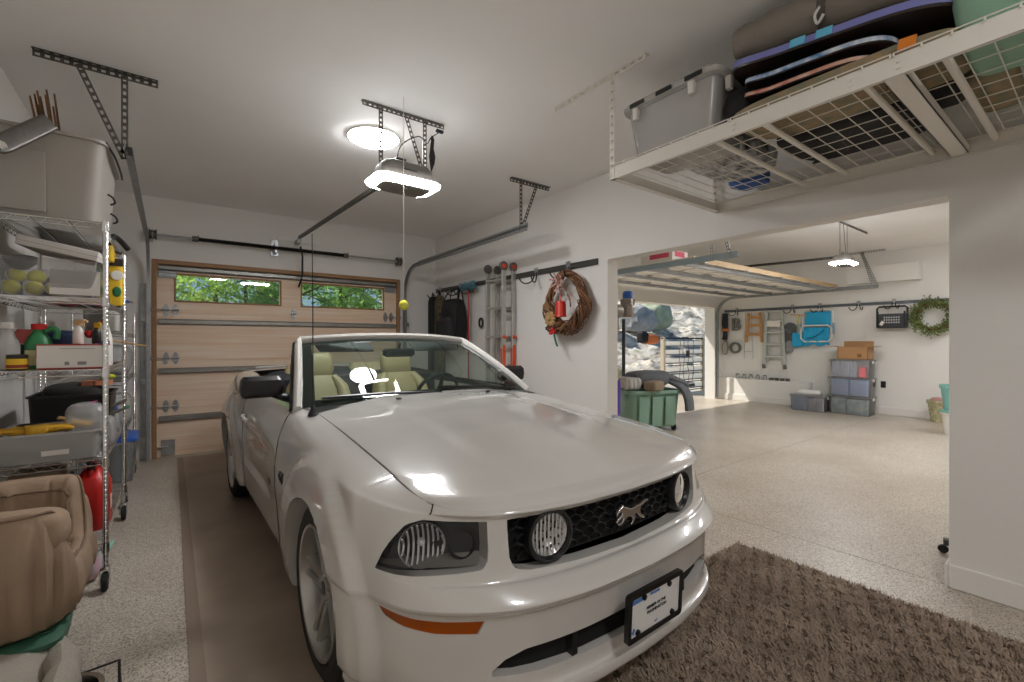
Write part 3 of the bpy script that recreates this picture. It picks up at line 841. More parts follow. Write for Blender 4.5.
# ---- wheels
def wheel(parent_loc, s):
    w_ = bpy.data.objects.new('wheel', None); COL.objects.link(w_); w_.parent = car; w_.location = parent_loc
    Q = RY(s*PI/2)      # local z -> outboard
    MB().lathe([(.262, -.115), (.30, -.12), (.332, -.105), (.343, -.08), (.345, -.055), (.339, -.052), (.339, -.045), (.346, -.042), (.347, -.008), (.340, -.005), (.340, .005), (.347, .008), (.346, .042), (.339, .045), (.339, .052), (.345, .055), (.343, .08), (.332, .105), (.30, .12), (.270, .116), (.262, .108)], 64, Q).build('tyre', M_TIRE, w_, angle=25)
    rm = MB(); rm.lathe([(.245, -.11), (.262, -.105), (.262, .108), (.258, .118), (.246, .116), (.240, .10), (.232, .06), (.222, -.03), (.215, -.10)], 64, Q)
    for k in range(5):
        A = Q @ RZ(2*PI*k/5+.3)
        for o_ in (-1, 1):
            vs = []
            for r_, hw, z0, z1, off in ((.035, .030, .03, .075, .022), (.10, .020, .035, .082, .020), (.17, .017, .045, .090, .022), (.238, .020, .05, .098, .030)):
                vs.append([(r_, o_*off-hw*.9, z0), (r_, o_*off-hw*.75, z1-.006), (r_, o_*off, z1), (r_, o_*off+hw*.75, z1-.006), (r_, o_*off+hw*.9, z0)])
            rm.grid(vs, M=A, cv=True)
    rm.lathe([(.001, .082), (.03, .082), (.038, .076), (.07, .07), (.075, .03), (.001, .03)], 30, Q)
    for k in range(5): rm.lathe([(.001, .088), (.009, .086), (.011, .07)], 8, Q @ RZ(2*PI*k/5) @ T(.055, 0, 0))
    rm.build('rim', M_RIM, w_, angle=30)
    MB().lathe([(.001, .01), (.165, .01), (.165, -.015), (.001, -.015)], 36, Q).build('brake_disc', M_DSTEEL, w_)
    MB().lathe([(.001, .0855), (.026, .0845), (.03, .08)], 20, Q).build('hub_cap', M_TRIMBLK, w_)
    return w_
for s in (-1, 1):
    wheel((s*.805, 0, .347), s); wheel((s*.812, 2.71, .347), s)

# ---- head lamps, fog lamps, turn signals, grille
def skin_y(x, z):
    """depth of the front skin at (x,z)"""
    best = min(((i, j) for i in range(2*NV, nr) for j in range(6*NU)), key=lambda q: (G[q[0]][q[1]].x-abs(x))**2+(G[q[0]][q[1]].z-z)**2)
    return fit_y(best[0], best[1], abs(x), z)
def lens_patch(poly, inset, name, m, parent, n=14, s=1, dz=0.):
    """a sheet following the skin inside an outline"""
    xs0, xs1 = min(p[0] for p in poly), max(p[0] for p in poly)
    rows = []
    for i in range(n+1):
        x = xs0+(xs1-xs0)*(i/n)
        x = min(max(x, xs0+1e-4), xs1-1e-4)
        zz = []
        for k in range(len(poly)):
            x1, z1 = poly[k-1]; x2, z2 = poly[k]
            if (x1-x)*(x2-x) <= 0 and abs(x1-x2) > 1e-9: zz.append(z1+(z2-z1)*(x-x1)/(x2-x1))
        a, b = min(zz), max(zz)
        rows.append([(s*x, skin_y(x, a+(b-a)*j/8)+inset, a+(b-a)*j/8) for j in range(9)])
    mb = MB(); mb.grid(rows, flip=s > 0)
    return mb.build(name, m, parent)
for s in (-1, 1):
    hl = lens_patch(LAMP, .055, 'headlamp', M_TRIMBLK, car, 20, s)
    lens_patch(LAMP, .004, 'lamp_cover', M_LENS, hl, 20, s)
    q = T(s*.752, -.615, .718) @ RZ(s*.42) @ RX(PI/2)
    MB().lathe([(.001, -.035), (.02, -.033), (.045, -.022), (.062, 0), (.070, .028), (.074, .032)], 32, q).build('lamp_bowl', M_REFL, hl)
    rib = MB()
    for k in range(-4, 5):
        x = k*.0155; hh = math.sqrt(max(.067**2-x*x, .0002)); rib.tube([(x+.006*(1-(t/3)**2), t/3*hh, .012+.02*abs(t/3)) for t in (-3, -2, -1, 0, 1, 2, 3)], .0035, 5)
    for i in range(len(rib.v)): rib.v[i] = tuple(q @ V(rib.v[i]))
    rib.build('reflector_ribs', M_REFL, hl)
    MB().ball(tuple(q @ V((0, .0, .0))), .016, 12, 8).build('bulb', mat('lamp_glass', 'f0f0f0', .05, .2), hl)
    MB().lathe([(.038, .0), (.043, .012), (.045, .014)], 24, T(s*.655, -.70, .715) @ RZ(s*.35) @ RX(PI/2)).build('inner_bowl', mat('lamp_smoke', '2c2b2a', .25, .4), hl)
    # lower pale band of the housing
    MB().grid([[(s*(.612+.25*t), skin_y(.612+.25*t, .66)+.03, .650+.004*t), (s*(.605+.24*t), skin_y(.612+.25*t, .68)+.045, .688-.01*t)] for t in [i/12 for i in range(13)]]).build('lamp_bezel', mat('lamp_bezel_grey', '6d6a66', .3, .5), hl)
    am = lens_patch(AMBER, .004, 'turn_signal', clear('amber_lens', 'ff8a10', 'd86a06', .45, .05, 1.5) if 'amber_lens' not in MATS else MATS['amber_lens'], car, 14, s)
    lens_patch(AMBER, .034, 'signal_reflector', mat('amber_reflector', 'c9782a', .2, .9), am, 14, s)
gp = [(x*s_, z) for s_ in (1,) for x, z in GRILLE]
gr = MB(); xs_ = np.linspace(-.545, .545, 41)
gr.grid([[(x, np.interp(abs(x), FX[8], FY[8])+.048, .63), (x, np.interp(abs(x), FX[9], FY[9])+.048, .80)] for x in xs_])
grille = gr.build('grille', M_GAP, car)
hx = MB(); rr = .028
for iz in range(5):
    zc_ = .655+iz*.0265
    for ix in range(-9, 10):
        xc_ = ix*.058+(.029 if iz % 2 else 0)
        if abs(xc_) > .50: continue
        def gy(x, z): return np.interp(abs(x), FX[8], FY[8])+.030+(z-.66)*.12
        pt = [(xc_-.029, zc_-.006), (xc_-.029, zc_+.006), (xc_, zc_+.0185), (xc_+.029, zc_+.006), (xc_+.029, zc_-.006)]
        pt = [(x, min(z, .80)) for x, z in pt]
        for u_ in range(1, 4):
            a, b = pt[u_-1], pt[u_]
            hx.bar((a[0], gy(*a), a[1]), (b[0], gy(*b), b[1]), .012, .0035, up=(0, 0, 1))
hx.build('honeycomb_mesh', mat('grille_mesh', '2a2a2c', .3, .2), grille, smooth=False)
MB().grid([[(x, np.interp(abs(x), FX[5], FY[5])+.075, .31), (x, np.interp(abs(x), FX[4], FY[4])+.065, .42)] for x in np.linspace(-.67, .67, 21)]).build('lower_intake', M_GAP, car)
for bx in (-.32, .32): MB().box((bx-.012, np.interp(.32, FX[4], FY[4])+.02, .31), (bx+.012, np.interp(.32, FX[4], FY[4])+.06, .41)).build('intake_rib', M_TRIMBLK, car)
for s in (-1, 1):
    q = T(s*.382, -.812, .714) @ RZ(s*.16) @ RX(PI/2)
    fl = MB().lathe([(.073, -.03), (.073, .018), (.079, .026), (.088, .022), (.091, .005), (.090, -.035)], 40, q).build('fog_lamp', M_TRIMBLK, car)
    MB().lathe([(.001, -.03), (.03, -.026), (.055, -.010), (.072, .008)], 36, q).build('lamp_bowl', M_REFL, fl)
    rib = MB()
    for k in range(-4, 5):
        x = k*.0155; hh = math.sqrt(.07**2-x*x); rib.tube([(x, t/3*hh, .004+.004*abs(t/3)) for t in (-3, -2, -1, 0, 1, 2, 3)], .0038, 5)
    for i in range(len(rib.v)): rib.v[i] = tuple(q @ V(rib.v[i]))
    rib.build('reflector_ribs', M_REFL, fl)
    MB().lathe([(.001, .019), (.04, .017), (.073, .010)], 36, q).build('fog_lens', M_LENS, fl)
# galloping-horse badge on the grille
HORSE = [(-1.0,.16),(-.93,.34),(-.80,.46),(-.66,.52),(-.60,.62),(-.55,.52),(-.38,.44),(-.10,.30),(.15,.30),(.38,.36),(.52,.34),(.70,.42),(.95,.50),(1.15,.48),(.95,.40),(.74,.28),(.62,.20),(.60,.02),(.66,-.16),(.82,-.30),(.98,-.44),(.86,-.46),(.66,-.34),(.48,-.18),(.40,-.02),(.22,-.06),(.30,-.24),(.20,-.44),(.06,-.58),(.0,-.54),(.12,-.38),(.10,-.22),(-.06,-.10),(-.28,-.10),(-.44,-.22),(-.60,-.38),(-.78,-.40),(-.86,-.30),(-.78,-.27),(-.62,-.26),(-.50,-.10),(-.56,-.02),(-.76,-.10),(-.92,-.24),(-.98,-.16),(-.84,-.02),(-.66,.10),(-.62,.22),(-.70,.30),(-.84,.24),(-.93,.14)]
em = MB(); em.prism([(x*.088-.012, z*.074) for x, z in HORSE], -.006, .006, 'y', T(.0, -.868, .712) @ RX(.08))
em.build('horse_emblem', M_CHROME, car, bevel=.002, smooth=True, angle=50)
# plate
pl = bpy.data.objects.new('licence_plate', None); COL.objects.link(pl); pl.parent = car; pl.location = (-.0, -.962, .408); pl.rotation_euler = (.05, 0, 0)
o_ = MB(); ou = o_.rrect(.324, .172, .014); i_ = o_.rrect(.288, .136, .008)
o_.grid([[(x, -.010, z) for x, z in i_], [(x, -.014, z) for x, z in i_], [(x, -.014, z) for x, z in ou], [(x, .004, z) for x, z in ou]], cv=True)
o_.build('plate_frame', M_TRIMBLK, pl)
M_PLATE = mat('plate_white', 'e0dfdd', .4); M_INK = mat('plate_ink', '2c2f36', .5); M_PBLUE = mat('plate_blue', '4f7fc0', .5)
MB().box((-.148, -.009, -.07), (.148, -.006, .07)).build('plate_sheet', M_PLATE, pl, smooth=False)
def ptxt(t, sz, x, z, m): return text_mesh(t, sz, 'plate_lettering', m, pl, T(x, -.0098, z) @ RX(PI/2), .0006, True)
ptxt('MEMBER OF THE', .0155, 0, .010, M_INK); ptxt('WASHINGTON', .017, .004, -.008, M_INK)
ptxt('VIRGINIA', .014, -.01, .055, M_PBLUE)
MB().prism([(-.138,-.052),(-.126,-.062),(-.118,-.044),(-.128,-.035)], -.0098, -.0092, 'y').prism([(-.01,-.055),(.004,-.060),(.012,-.048)], -.0098, -.0092, 'y').box((-.138, -.0098, .047), (-.06, -.0092, .062)).build('plate_mark', M_PBLUE, pl, smooth=False)
for bx, bz in ((-.075, .058), (.075, .058), (-.105, -.058), (.10, -.058)): MB().lathe([(.001, .008), (.010, .007), (.011, 0)], 12, T(bx, -.009, bz) @ RX(PI/2)).build('plate_screw', M_TRIMBLK, pl)
# fender badge
text_mesh('GT', .075, 'fender_badge', mat('badge_dark', '4a4a4c', .3, .7), car, T(-.934, .60, .665) @ RZ(-PI/2) @ RX(PI/2), .003, True)

# ---- cabin
MB().box((-.74, .60, .24), (.74, 2.42, .30)).build('cabin_floor', M_DASH, car, smooth=False)
d_ = MB(); d_.grid([[(x, .80, .97) , (x, .95, 1.0), (x, 1.12, .985), (x, 1.22, .93), (x, 1.24, .80), (x, 1.2, .55)] for x in np.linspace(-.745, .745, 13)])
d_.build('dashboard', M_DASH, car)
sw = bpy.data.objects.new('steering_wheel', None); COL.objects.link(sw); sw.parent = car; sw.location = (.37, 1.36, .93); sw.rotation_euler = (-1.15, 0, 0)
MB().tube([(.185*math.cos(a), .185*math.sin(a), 0) for a in [2*PI*i/40 for i in range(40)]], .015, 8, closed=True).build('wheel_rim', M_DASH, sw)
MB().lathe([(.001, .0), (.05, -.002), (.065, -.03), (.05, -.05)], 20).cbox((-.11, 0, -.02), (.13, .03, .014)).cbox((.11, 0, -.02), (.13, .03, .014)).cbox((0, -.11, -.02), (.03, .13, .014)).cyl((0, 0, -.05), (0, 0, -.3), .03).build('wheel_hub', M_DASH, sw)
def seat(x, y):
    s_ = bpy.data.objects.new('front_seat', None); COL.objects.link(s_); s_.parent = car; s_.location = (x, y, 0)
    MB().pillow((0, -.25, .47), (.52, .56, .20), e=.4).build('seat_cushion', M_TAN, s_)
    b_ = MB(); Q = T(0, .12, .50) @ RX(-.26)
    b_.rloft([(.50, .16, .06, -.06), (.54, .20, .08, .10), (.53, .19, .08, .34), (.46, .16, .07, .50), (.36, .11, .05, .575)], M=Q)
    b_.build('backrest', M_TAN, s_)
    wb = MB()
    for e in (-1, 1): wb.tube([Q @ V((e*.21, -.10, .0)), Q @ V((e*.225, -.115, .22)), Q @ V((e*.19, -.09, .46)), Q @ V((e*.14, -.05, .56))], [.05, .06, .05, .03], 12)
    wb.build('bolster', M_TAN, s_)
    hr = MB(); H_ = Q @ T(0, -.005, .665)
    hr.rloft([(.24, .07, .03, -.10), (.29, .105, .045, -.065), (.30, .115, .05, .02), (.29, .105, .045, .09), (.26, .07, .028, .112)], M=H_)
    hr.build('headrest', M_TAN, s_)
    MB().cyl(Q @ V((-.06, 0, .54)), Q @ V((-.06, 0, .64)), .007).cyl(Q @ V((.06, 0, .54)), Q @ V((.06, 0, .64)), .007).build('headrest_post', M_CHROME, s_)
seat(-.36, 1.92); seat(.38, 1.92)
rs = bpy.data.objects.new('rear_seat', None); COL.objects.link(rs); rs.parent = car; rs.location = (0, 2.42, 0)
MB().pillow((0, -.12, .50), (1.15, .5, .2), e=.35).build('seat_cushion', M_TAN, rs)
for e in (-1, 1):
    MB().rloft([(.50, .14, .06, -.25), (.52, .18, .07, 0), (.50, .16, .07, .30), (.40, .12, .05, .43)], M=T(e*.29, .16, .72) @ RX(-.2)).build('backrest', M_TAN, rs)
# door inner trim with tan arm rest
for s in (-1, 1):
    MB().rloft([(.05, 1.1, .02, -.04), (.09, 1.15, .03, 0), (.07, 1.1, .03, .04)], M=T(s*.68, 1.55, .76)).build('arm_rest', M_TAN, car)
    MB().box((s*.74 if s > 0 else -.76, 2.02, .3), (.76 if s > 0 else -.74, 2.75, 1.03)).box((s*.70 if s > 0 else -.745, .86, .3), (.745 if s > 0 else -.70, 2.02, .98)).build('inner_trim', M_DASH, car, smooth=False)
# folded soft top and the rear deck
M_TOP = mat('black_soft_top', '23262b', .8, noise_amt=.3, noise_scale=10, bump=.3, bump_scale=60)
st = MB(); P = []
for i in range(15):
    y = 2.50+.48*i/14; t_ = i/14
    hgt = 1.02+.085*math.sin(PI*min(1, t_*1.1+.05))
    P.append([(x, y+.05*(1-(x/.72)**2)*0-.18*max(0, abs(x)-.55)/.17*(1-t_), hgt-.07*(abs(x)/.72)**4+.006*math.sin(x*30+i)) for x in np.linspace(-.72, .72, 31)])
st.grid(P).grid([P[0], [(x, y+.02, .70) for x, y, z in P[0]]])
st.build('folded_top', M_TOP, car)
dk = MB(); P = []
jr = [p for p in TOP if p.y > 2.93 and p.x > 1e-6]+[TOP[-1]]
for p in jr:
    P.append([(p.x*t, p.y+(.012*(1-t*t)), p.z+.02*(1-t*t)) for t in np.linspace(-1, 1, 25)])
dk.grid(P).build('trunk_lid', M_PAINT, car)
MB().tube([(s_*.0+x, 3.66, 1.075+.01*(1-(x/.6)**2)) for s_, x in [(0, x) for x in np.linspace(-.60, .60, 13)]], .02, 8, flat=.6).build('spoiler', M_PAINT, car)
for s in (-1, 1):
    for k in range(3):
        MB().box((s*(.50+.10*k)-.04, 3.70-.03*k, .72), (s*(.50+.10*k)+.04, 3.80-.03*k, .90)).build('tail_lamp', mat('tail_red', '8c1512', .2), car, bevel=.01)
_before = set(bpy.data.objects)
# ================================================================ LEFT: WIRE SHELVING AND WHAT IT HOLDS
def wire_shelf(w, d, rows=True):
    mb = MB(); r = .0032
    for z in (0, -.03):
        for y in (-d/2, d/2): mb.tube([(-w/2, y, z), (w/2, y, z)], r, 6)
        for x in (-w/2, w/2): mb.tube([(x, -d/2, z), (x, d/2, z)], r, 6)
    def zig(a, b, n):
        a, b = V(a), V(b); pts = []
        for i in range(2*n+1):
            p = a.lerp(b, i/(2*n)); p.z = 0 if i % 2 else -.03; pts.append(p)
        mb.tube(pts, .002, 5)
    for y in (-d/2, d/2): zig((-w/2, y, 0), (w/2, y, 0), 7)
    for x in (-w/2, w/2): zig((x, -d/2, 0), (x, d/2, 0), 16)
    n = int(d/.03)
    for i in range(1, n): y = -d/2+d*i/n; mb.tube([(-w/2, y, .003), (w/2, y, .003)], .0018, 5)
    for x in (-w/6, w/6): mb.tube([(x, -d/2, -.004), (x, d/2, -.004)], .003, 5)
    return mb
def caster(parent, x, y, h=.125):
    c = MB().cyl((x, y, h-.005), (x, y, h+.03), .011, 10).rbox((x, y-.012, h-.012), (.045, .06, .016), .006)
    for s in (-.02, .02): c.prism([(y-.045, .035), (y-.025, .03), (y+.015, h-.01), (y-.035, h-.01)], x+s-.002, x+s+.002, 'x')
    k = c.build('caster', M_CHROME, parent)
    MB().lathe([(.001, -.014), (.042, -.014), (.05, -.008), (.05, .008), (.042, .014), (.001, .014)], 24, T(x, y-.03, .05) @ RY(PI/2)).build('caster_wheel', M_RUBBER, k)
    MB().cyl((x-.024, y-.03, .05), (x+.024, y-.03, .05), .01, 10).build('axle', M_CHROME, k)
def shelving(loc, w, d, levels, top, label):
    t = thing('shelving_unit', label, 'shelving unit', loc)
    for sx in (-1, 1):
        for sy in (-1, 1):
            prof = [(.0005, .12)]
            z = .12
            while z < top-.02:
                prof += [(.0127, z), (.0127, z+.022), (.0117, z+.023), (.0117, z+.025)]; z += .025
            prof += [(.0127, top-.012), (.0145, top-.012), (.0145, top), (.001, top+.003)]
            MB().lathe(prof, 12, T(sx*w/2, sy*d/2, 0)).build('post', M_CHROME, t, angle=50)
            caster(t, sx*w/2, sy*d/2)
    for z in levels:
        s = wire_shelf(w-.02, d-.02).build('shelf', M_CHROME, t, loc=(0, 0, z))
        for sx in (-1, 1):
            for sy in (-1, 1): MB().lathe([(.013, -.04), (.0185, -.04), (.0165, .008), (.013, .008)], 12, T(sx*w/2, sy*d/2, 0)).build('collar', M_CHROME, s)
    return t
SX, SY = -.545, 3.93
sh = shelving((SX, SY, 0), .45, 1.22, (.24, .705, 1.195, 1.58, 1.99), 2.005, 'tall chrome wire shelving unit on casters loaded with bins and bottles along the left wall')
sh2 = shelving((-.53, 5.46, 0), .46, 1.20, (.16, .60, 1.02, 1.42), 1.62, 'lower chrome wire shelving unit standing behind the tall one near the garage door')
LV = [.245, .71, 1.20, 1.585, 1.995]
# liner boards seen from below on the top shelf
one(MB().box((-.75, 3.34, 1.9965), (-.34, 4.52, 2.0)), 'shelf_liner', 'thin grey liner sheet lying on the top wire shelf under the tote', 'shelf liner', mat('liner', 'a7a39b', .6), smooth=False)
# --- top: grey tote with handle strap
M_TOTE = mat('grey_tote_plastic', 'a6a199', .5, bump=.05, bump_scale=200)
o = thing('storage_tote', 'big grey open storage tote on the top wire shelf', 'tote', (-.56, 3.74, 2.0))
mb = MB(); mb.tub(.40, .66, .46, .74, .46, .07, .005, .016).build('body', M_TOTE, o)
for s in (-1, 1):
    MB().rloft([(.17, .012, .005, 0), (.18, .014, .006, .02), (.18, .014, .006, .30), (.17, .012, .005, .31)], M=T(-.09, s*.343, .03) @ RX(s*-.06)).build('rib', M_TOTE, o)
q = MB(); q.tube(crom([(.235, -.34, .46), (.262, -.20, .43), (.268, .1, .43), (.262, .3, .44)], 6), .006, 6).build('rim_cord', M_BLACK, o)
for i, (yy, zz) in enumerate(((-.10, .20), (.06, .12))):
    MB().tube(crom([(.222, yy, zz+.03), (.245, yy+.01, zz+.015), (.252, yy+.03, zz-.01), (.232, yy+.03, zz-.025)], 6), .006, 6).build('clip', M_BLACK, o)
# silver arm with a rounded screw end lying over the rim
o = thing('steel_bar', 'flat silver metal bar with a round screwed end leaning over the grey tote rim', 'metal bar', (-.68, 3.16, 2.27))
a_, b_ = V((.0, .0, .0)), V((.135, .20, .225))
Q_, L_ = MB().frame(a_, b_, (.2, -.93, -.3))
MB().rloft([(.05, .022, .011, -.03), (.075, .03, .014, -.012), (.085, .032, .015, .03), (.085, .03, .014, L_)], M=Q_ @ RX(-PI/2)).build('blade', M_DSTEEL, o)
MB().lathe([(.001, .022), (.016, .021), (.022, .016), (.022, .0)], 16, Q_ @ T(0, .0, 0)).build('screw', M_CHROME, o)
# cane bundle standing in the tote
M_CANE = mat('bamboo_cane', '8a5a2a', .5, noise_amt=.5, noise_scale=14, stretch=(1, 1, .3), col2='4d2f16')
for k in range(12):
    dx, dy = -.045+.03*(k % 4), -.03+.03*(k//4); ln = R.uniform(.70, .82)
    b = V((dx*.1, dy*.1, 0)); tp = V((-.10+dx*.5+R.uniform(-.006, .006), dy*.3, ln))
    pts = [b.lerp(tp, i/8) for i in range(9)]
    one(MB().tube(pts, [.007-.0003*i+(.0008 if i % 2 else 0) for i in range(9)], 7), 'bamboo_cane', 'thin brown bamboo cane in the bundle standing in the grey tote', 'cane', M_CANE, 'bamboo canes in the grey tote', loc=(-.53+dx*.5, 3.76+dy*.6, 2.012))
# --- yellow trigger tool and yellow bag on the outside edge
o = thing('pruning_tool', 'yellow and black trigger tool at the corner of the top wire shelf', 'tool', (-.36, 3.98, 2.0))
MB().rloft([(.05, .11, .02, 0), (.06, .13, .025, .05), (.05, .10, .02, .10)], M=T(0, 0, -.13)).build('tool_body', M_YELLOW, o)
MB().tube(crom([(.0, -.05, -.02), (.02, .0, .04), (.05, .07, .03), (.09, .12, -.02)], 5), .017, 8).tube([(.01, .0, -.05), (.06, .03, -.06)], .012, 8).build('handle', M_BLACK, o)
o = thing('seed_bag', 'yellow printed pouch standing at the outer end of the second wire shelf', 'pouch', (-.355, 4.04, 1.588))
mb = MB(); mb.rloft([(.13, .06, .02, 0), (.13, .075, .03, .06), (.13, .06, .025, .22), (.125, .012, .005, .31)], M=RZ(.12)); mb.build('pouch', M_YELLOW, o)
q = RZ(.12)
MB().cbox((0, -.036, .285), (.128, .006, .05)).build('header_band', M_BLACK, o, bevel=.002)
MB().lathe([(.001, .003), (.03, .002), (.032, 0)], 16, q @ T(.03, -.037, .20) @ RX(PI/2)).build('printed_ball', M_WHITE, o)
MB().ball((.033, -.036, .09), (.024, .004, .035), 12, 8).build('printed_leaf', M_GREEN, o)
one(MB().pillow((0, 0, .16), (.05, .16, .32), e=.5, lump=.008), 'black_pouch', 'black zip pouch beside the yellow pouch on the second wire shelf', 'pouch', mat('black_cloth', '202022', .8, bump=.3, bump_scale=90), loc=(-.335, 4.26, 1.588))
# --- second shelf: clear bin of balls and shoes, white flat box on top, bowl
def open_bin(name, label, loc, w, d, h, m, rz=0., group=None):
    o = thing(name, label, 'bin', loc, rz, group)
    MB().tub(w-.05, d-.06, w-.024, d-.024, h, .03, .003, .011).build('body', m, o)
    return o
bin2 = open_bin('clear_bin', 'clear plastic bin of tennis balls and shoes on the second wire shelf', (-.555, 3.66, 1.587), .42, .56, .20, clear('clear_bin_thin', 'f8f8f8', 'f6f6f6', .09, .12))
M_FELT = MATS['tennis_felt']
for k, (x, y, z) in enumerate(((-.145, -.20, .045), (-.06, -.195, .045), (-.13, -.15, .115), (-.06, -.14, .11), (.02, -.20, .045))):
    w_ = thing('tennis_ball', 'yellow tennis ball in the clear bin on the second wire shelf', 'ball', (-.555+x, 3.66+y, 1.587+z-.036), group='tennis balls in the clear bin')
    MB().ball((0, 0, .036), .038, 18, 12).build('ball', M_FELT, w_)
    MB().tube([(.038*math.cos(a), -.012-.024*math.cos(a)**2, .036+.036*math.sin(a)) for a in [2*PI*i/24 for i in range(24)]], .0014, 5, closed=True).build('seam', M_WHITE, w_)
def shoe(loc, rz, c, label, group, rx=0., cat='shoe', name='shoe'):
    o = thing(name, label, cat, loc, group=group, rot=(rx, 0, rz))
    sole = MB(); out = [(.045*math.sin(a)*(1 if math.cos(a) > 0 else .8)*(1.0-.12*math.sin(a)), .13*math.cos(a)) for a in [2*PI*i/20 for i in range(20)]]
    sole.prism(out, 0, .022, 'z').build('sole', mat('sole_grey', '8a8781', .7), o, bevel=.004)
    up = MB(); P = []
    for i in range(9):
        t = i/8; y = -.122+.244*t; h = .095-.055*sstep(.35, .85, t) if t < .97 else .03; w2 = .040*(1-.35*abs(2*t-1)**3)
        P.append([(w2*math.cos(a), y, .02+h*max(0, math.sin(a))) for a in [PI*j/10 for j in range(11)]])
    up.grid(P); up.f.append(tuple(range(11))); up.m.append(0); b = 8*11; up.f.append(tuple(b+j for j in range(11))[::-1]); up.m.append(0)
    up.build('upper', c, o)
    MB().tube([(.018*(1 if i % 2 else -1), .0+.012*i, .108-.006*i) for i in range(6)], .003, 5).build('laces', M_WHITE, o)
    return o
SHG = mat('shoe_grey', '55524f', .8); SHR = mat('shoe_red', '8e2a2a', .7); SHB = mat('shoe_dark', '262528', .8)
shoe((-.50, 3.60, 1.632), .9, SHG, 'grey shoe in the clear bin on the second wire shelf', None, .3)
shoe((-.47, 3.76, 1.645), -.5, SHR, 'red shoe in the clear bin on the second wire shelf', None, .2)
shoe((-.63, 3.76, 1.594), .2, SHB, 'dark shoe at the back of the clear bin on the second wire shelf', None)
one(MB().box((-.10, -.002, 0), (.10, .002, .135)), 'paper_sheet', 'white paper sheet leaning inside the clear bin of tennis balls', 'paper', M_WCARD, loc=(-.45, 3.405, 1.60), rot=(-.06, 0, 0), smooth=False)
o = thing('flat_carton', 'long white flat carton lying tilted above the clear bin under the top shelf', 'carton', (-.525, 3.78, 1.875), rot=(.05, .19, 0))
MB().rbox((0, 0, 0), (.33, .58, .055), .006).build('carton', M_WCARD, o)
MB().box((-.166, -.291, -.003), (.166, .291, .0)).build('lid_seam', mat('card_edge', 'bdb7ae', .8), o, smooth=False)
o = thing('dark_bowl', 'dark brown round bowl propped in the clear bin on the second wire shelf', 'bowl', (-.67, 3.50, 1.735))
MB().lathe([(.001, 0), (.03, 0), (.06, .03), (.066, .06), (.062, .06), (.055, .033), (.001, .008)], 28, RX(.35)).build('bowl', mat('dark_brown', '35271f', .5), o)
# --- third shelf
def bottle(name, label, cat, loc, prof, m, cap=None, capm=None, rz=0.):
    o = thing(name, label, cat, loc, rz)
    MB().lathe(prof, 24).build('bottle', m, o)
    if cap: MB().lathe(cap, 20).build('cap', capm, o)
    return o
o = bottle('spray_bottle', 'tall translucent white bottle at the near end of the third wire shelf', 'bottle', (-.705, 3.41, 1.202),
           [(.001, 0), (.042, 0), (.048, .006), (.048, .12), (.044, .145), (.030, .175), (.024, .20), (.024, .215), (.001, .216)], MATS['milky_bin'],
           [(.001, .245), (.022, .243), (.026, .238), (.026, .212), (.020, .210)], M_WHITE)
MB().lathe([(.001, .0), (.045, .003), (.045, .11), (.001, .11)], 20).build('liquid', mat('bottle_fill', 'dcd9d2', .4), o)
o = thing('paste_tin', 'small tin with yellow label and red stripe at the front of the third wire shelf', 'tin', (-.66, 3.362, 1.202))
MB().lathe([(.001, 0), (.038, 0), (.039, .004), (.039, .078), (.001, .08)], 28).build('tin', mat('tin_dark', '3a3530', .4, .5), o)
MB().lathe([(.0396, .008), (.0396, .058)], 28).build('label_band', M_YELLOW, o)
MB().lathe([(.0400, .012), (.0400, .028)], 28).build('label_stripe', mat('label_red', '8c2f1f', .5), o)
o = thing('weedkiller_jug', 'green jug with red screw cap on the third wire shelf behind the yellow tin', 'jug', (-.605, 3.50, 1.202))
MB().rloft([(.09, .13, .03, 0), (.10, .14, .035, .01), (.10, .14, .035, .13), (.08, .12, .035, .165), (.045, .05, .02, .20), (.042, .045, .02, .215)]).build('jug', M_GREEN, o)
MB().lathe([(.03, .21), (.031, .24), (.001, .243)], 20).build('cap', M_RED, o)
MB().tube(crom([(.03, -.02, .20), (.055, -.02, .215), (.075, -.02, .20), (.07, -.02, .16)], 5), .014, 8).build('handle', M_GREEN, o)
MB().box((-.040, -.072, .02), (.040, -.0705, .10)).build('label_panel', mat('label_cream', 'c9c49a', .6), o, smooth=False)
o = thing('white_carton', 'white cardboard carton with red edges on the third wire shelf', 'carton', (-.455, 3.46, 1.20))
MB().box((-.135, -.11, .004), (.135, .11, .132)).build('carton', M_WCARD, o, bevel=.002)
MB().box((-.1358, -.1108, .126), (.1358, .1108, .1325)).box((-.1358, -.1108, .003), (.1358, .1108, .009)).box((-.1362, -.1108, .06), (-.134, -.09, .13)).box((.134, -.09, .05), (.1362, -.06, .11)).build('red_edge', mat('carton_red', 'a83a34', .6), o, smooth=False)
MB().box((.02, -.1112, .022), (.055, -.1105, .040)).box((-.03, -.1112, .022), (-.012, -.1105, .040)).box((-.05, -.1112, .108), (.09, -.1105, .1105)).build('carton_print', mat('print_grey', '8d8a86', .7), o, smooth=False)
def trigger(name, label, loc, m, m2, rz, sc=1.):
    o = thing(name, label, 'spray bottle', loc, rz); 
    MB().lathe([(.001, 0), (.035, 0), (.038, .006), (.038, .10), (.03, .13), (.014, .155), (.014, .17)], 20).build('bottle', m, o)
    MB().rloft([(.03, .05, .01, .165), (.034, .06, .012, .18), (.034, .10, .012, .205, 0, -.02), (.026, .09, .01, .22, 0, -.02)]).tube([(0, -.05, .19), (0, -.055, .165), (0, -.045, .14)], .006, 6).cyl((0, -.07, .202), (0, -.085, .202), .01, 10).build('trigger_head', m2, o)
    o.scale = (sc, sc, sc)
    return o
M_CREAM = mat('cream_plastic', 'd9b98a', .45)
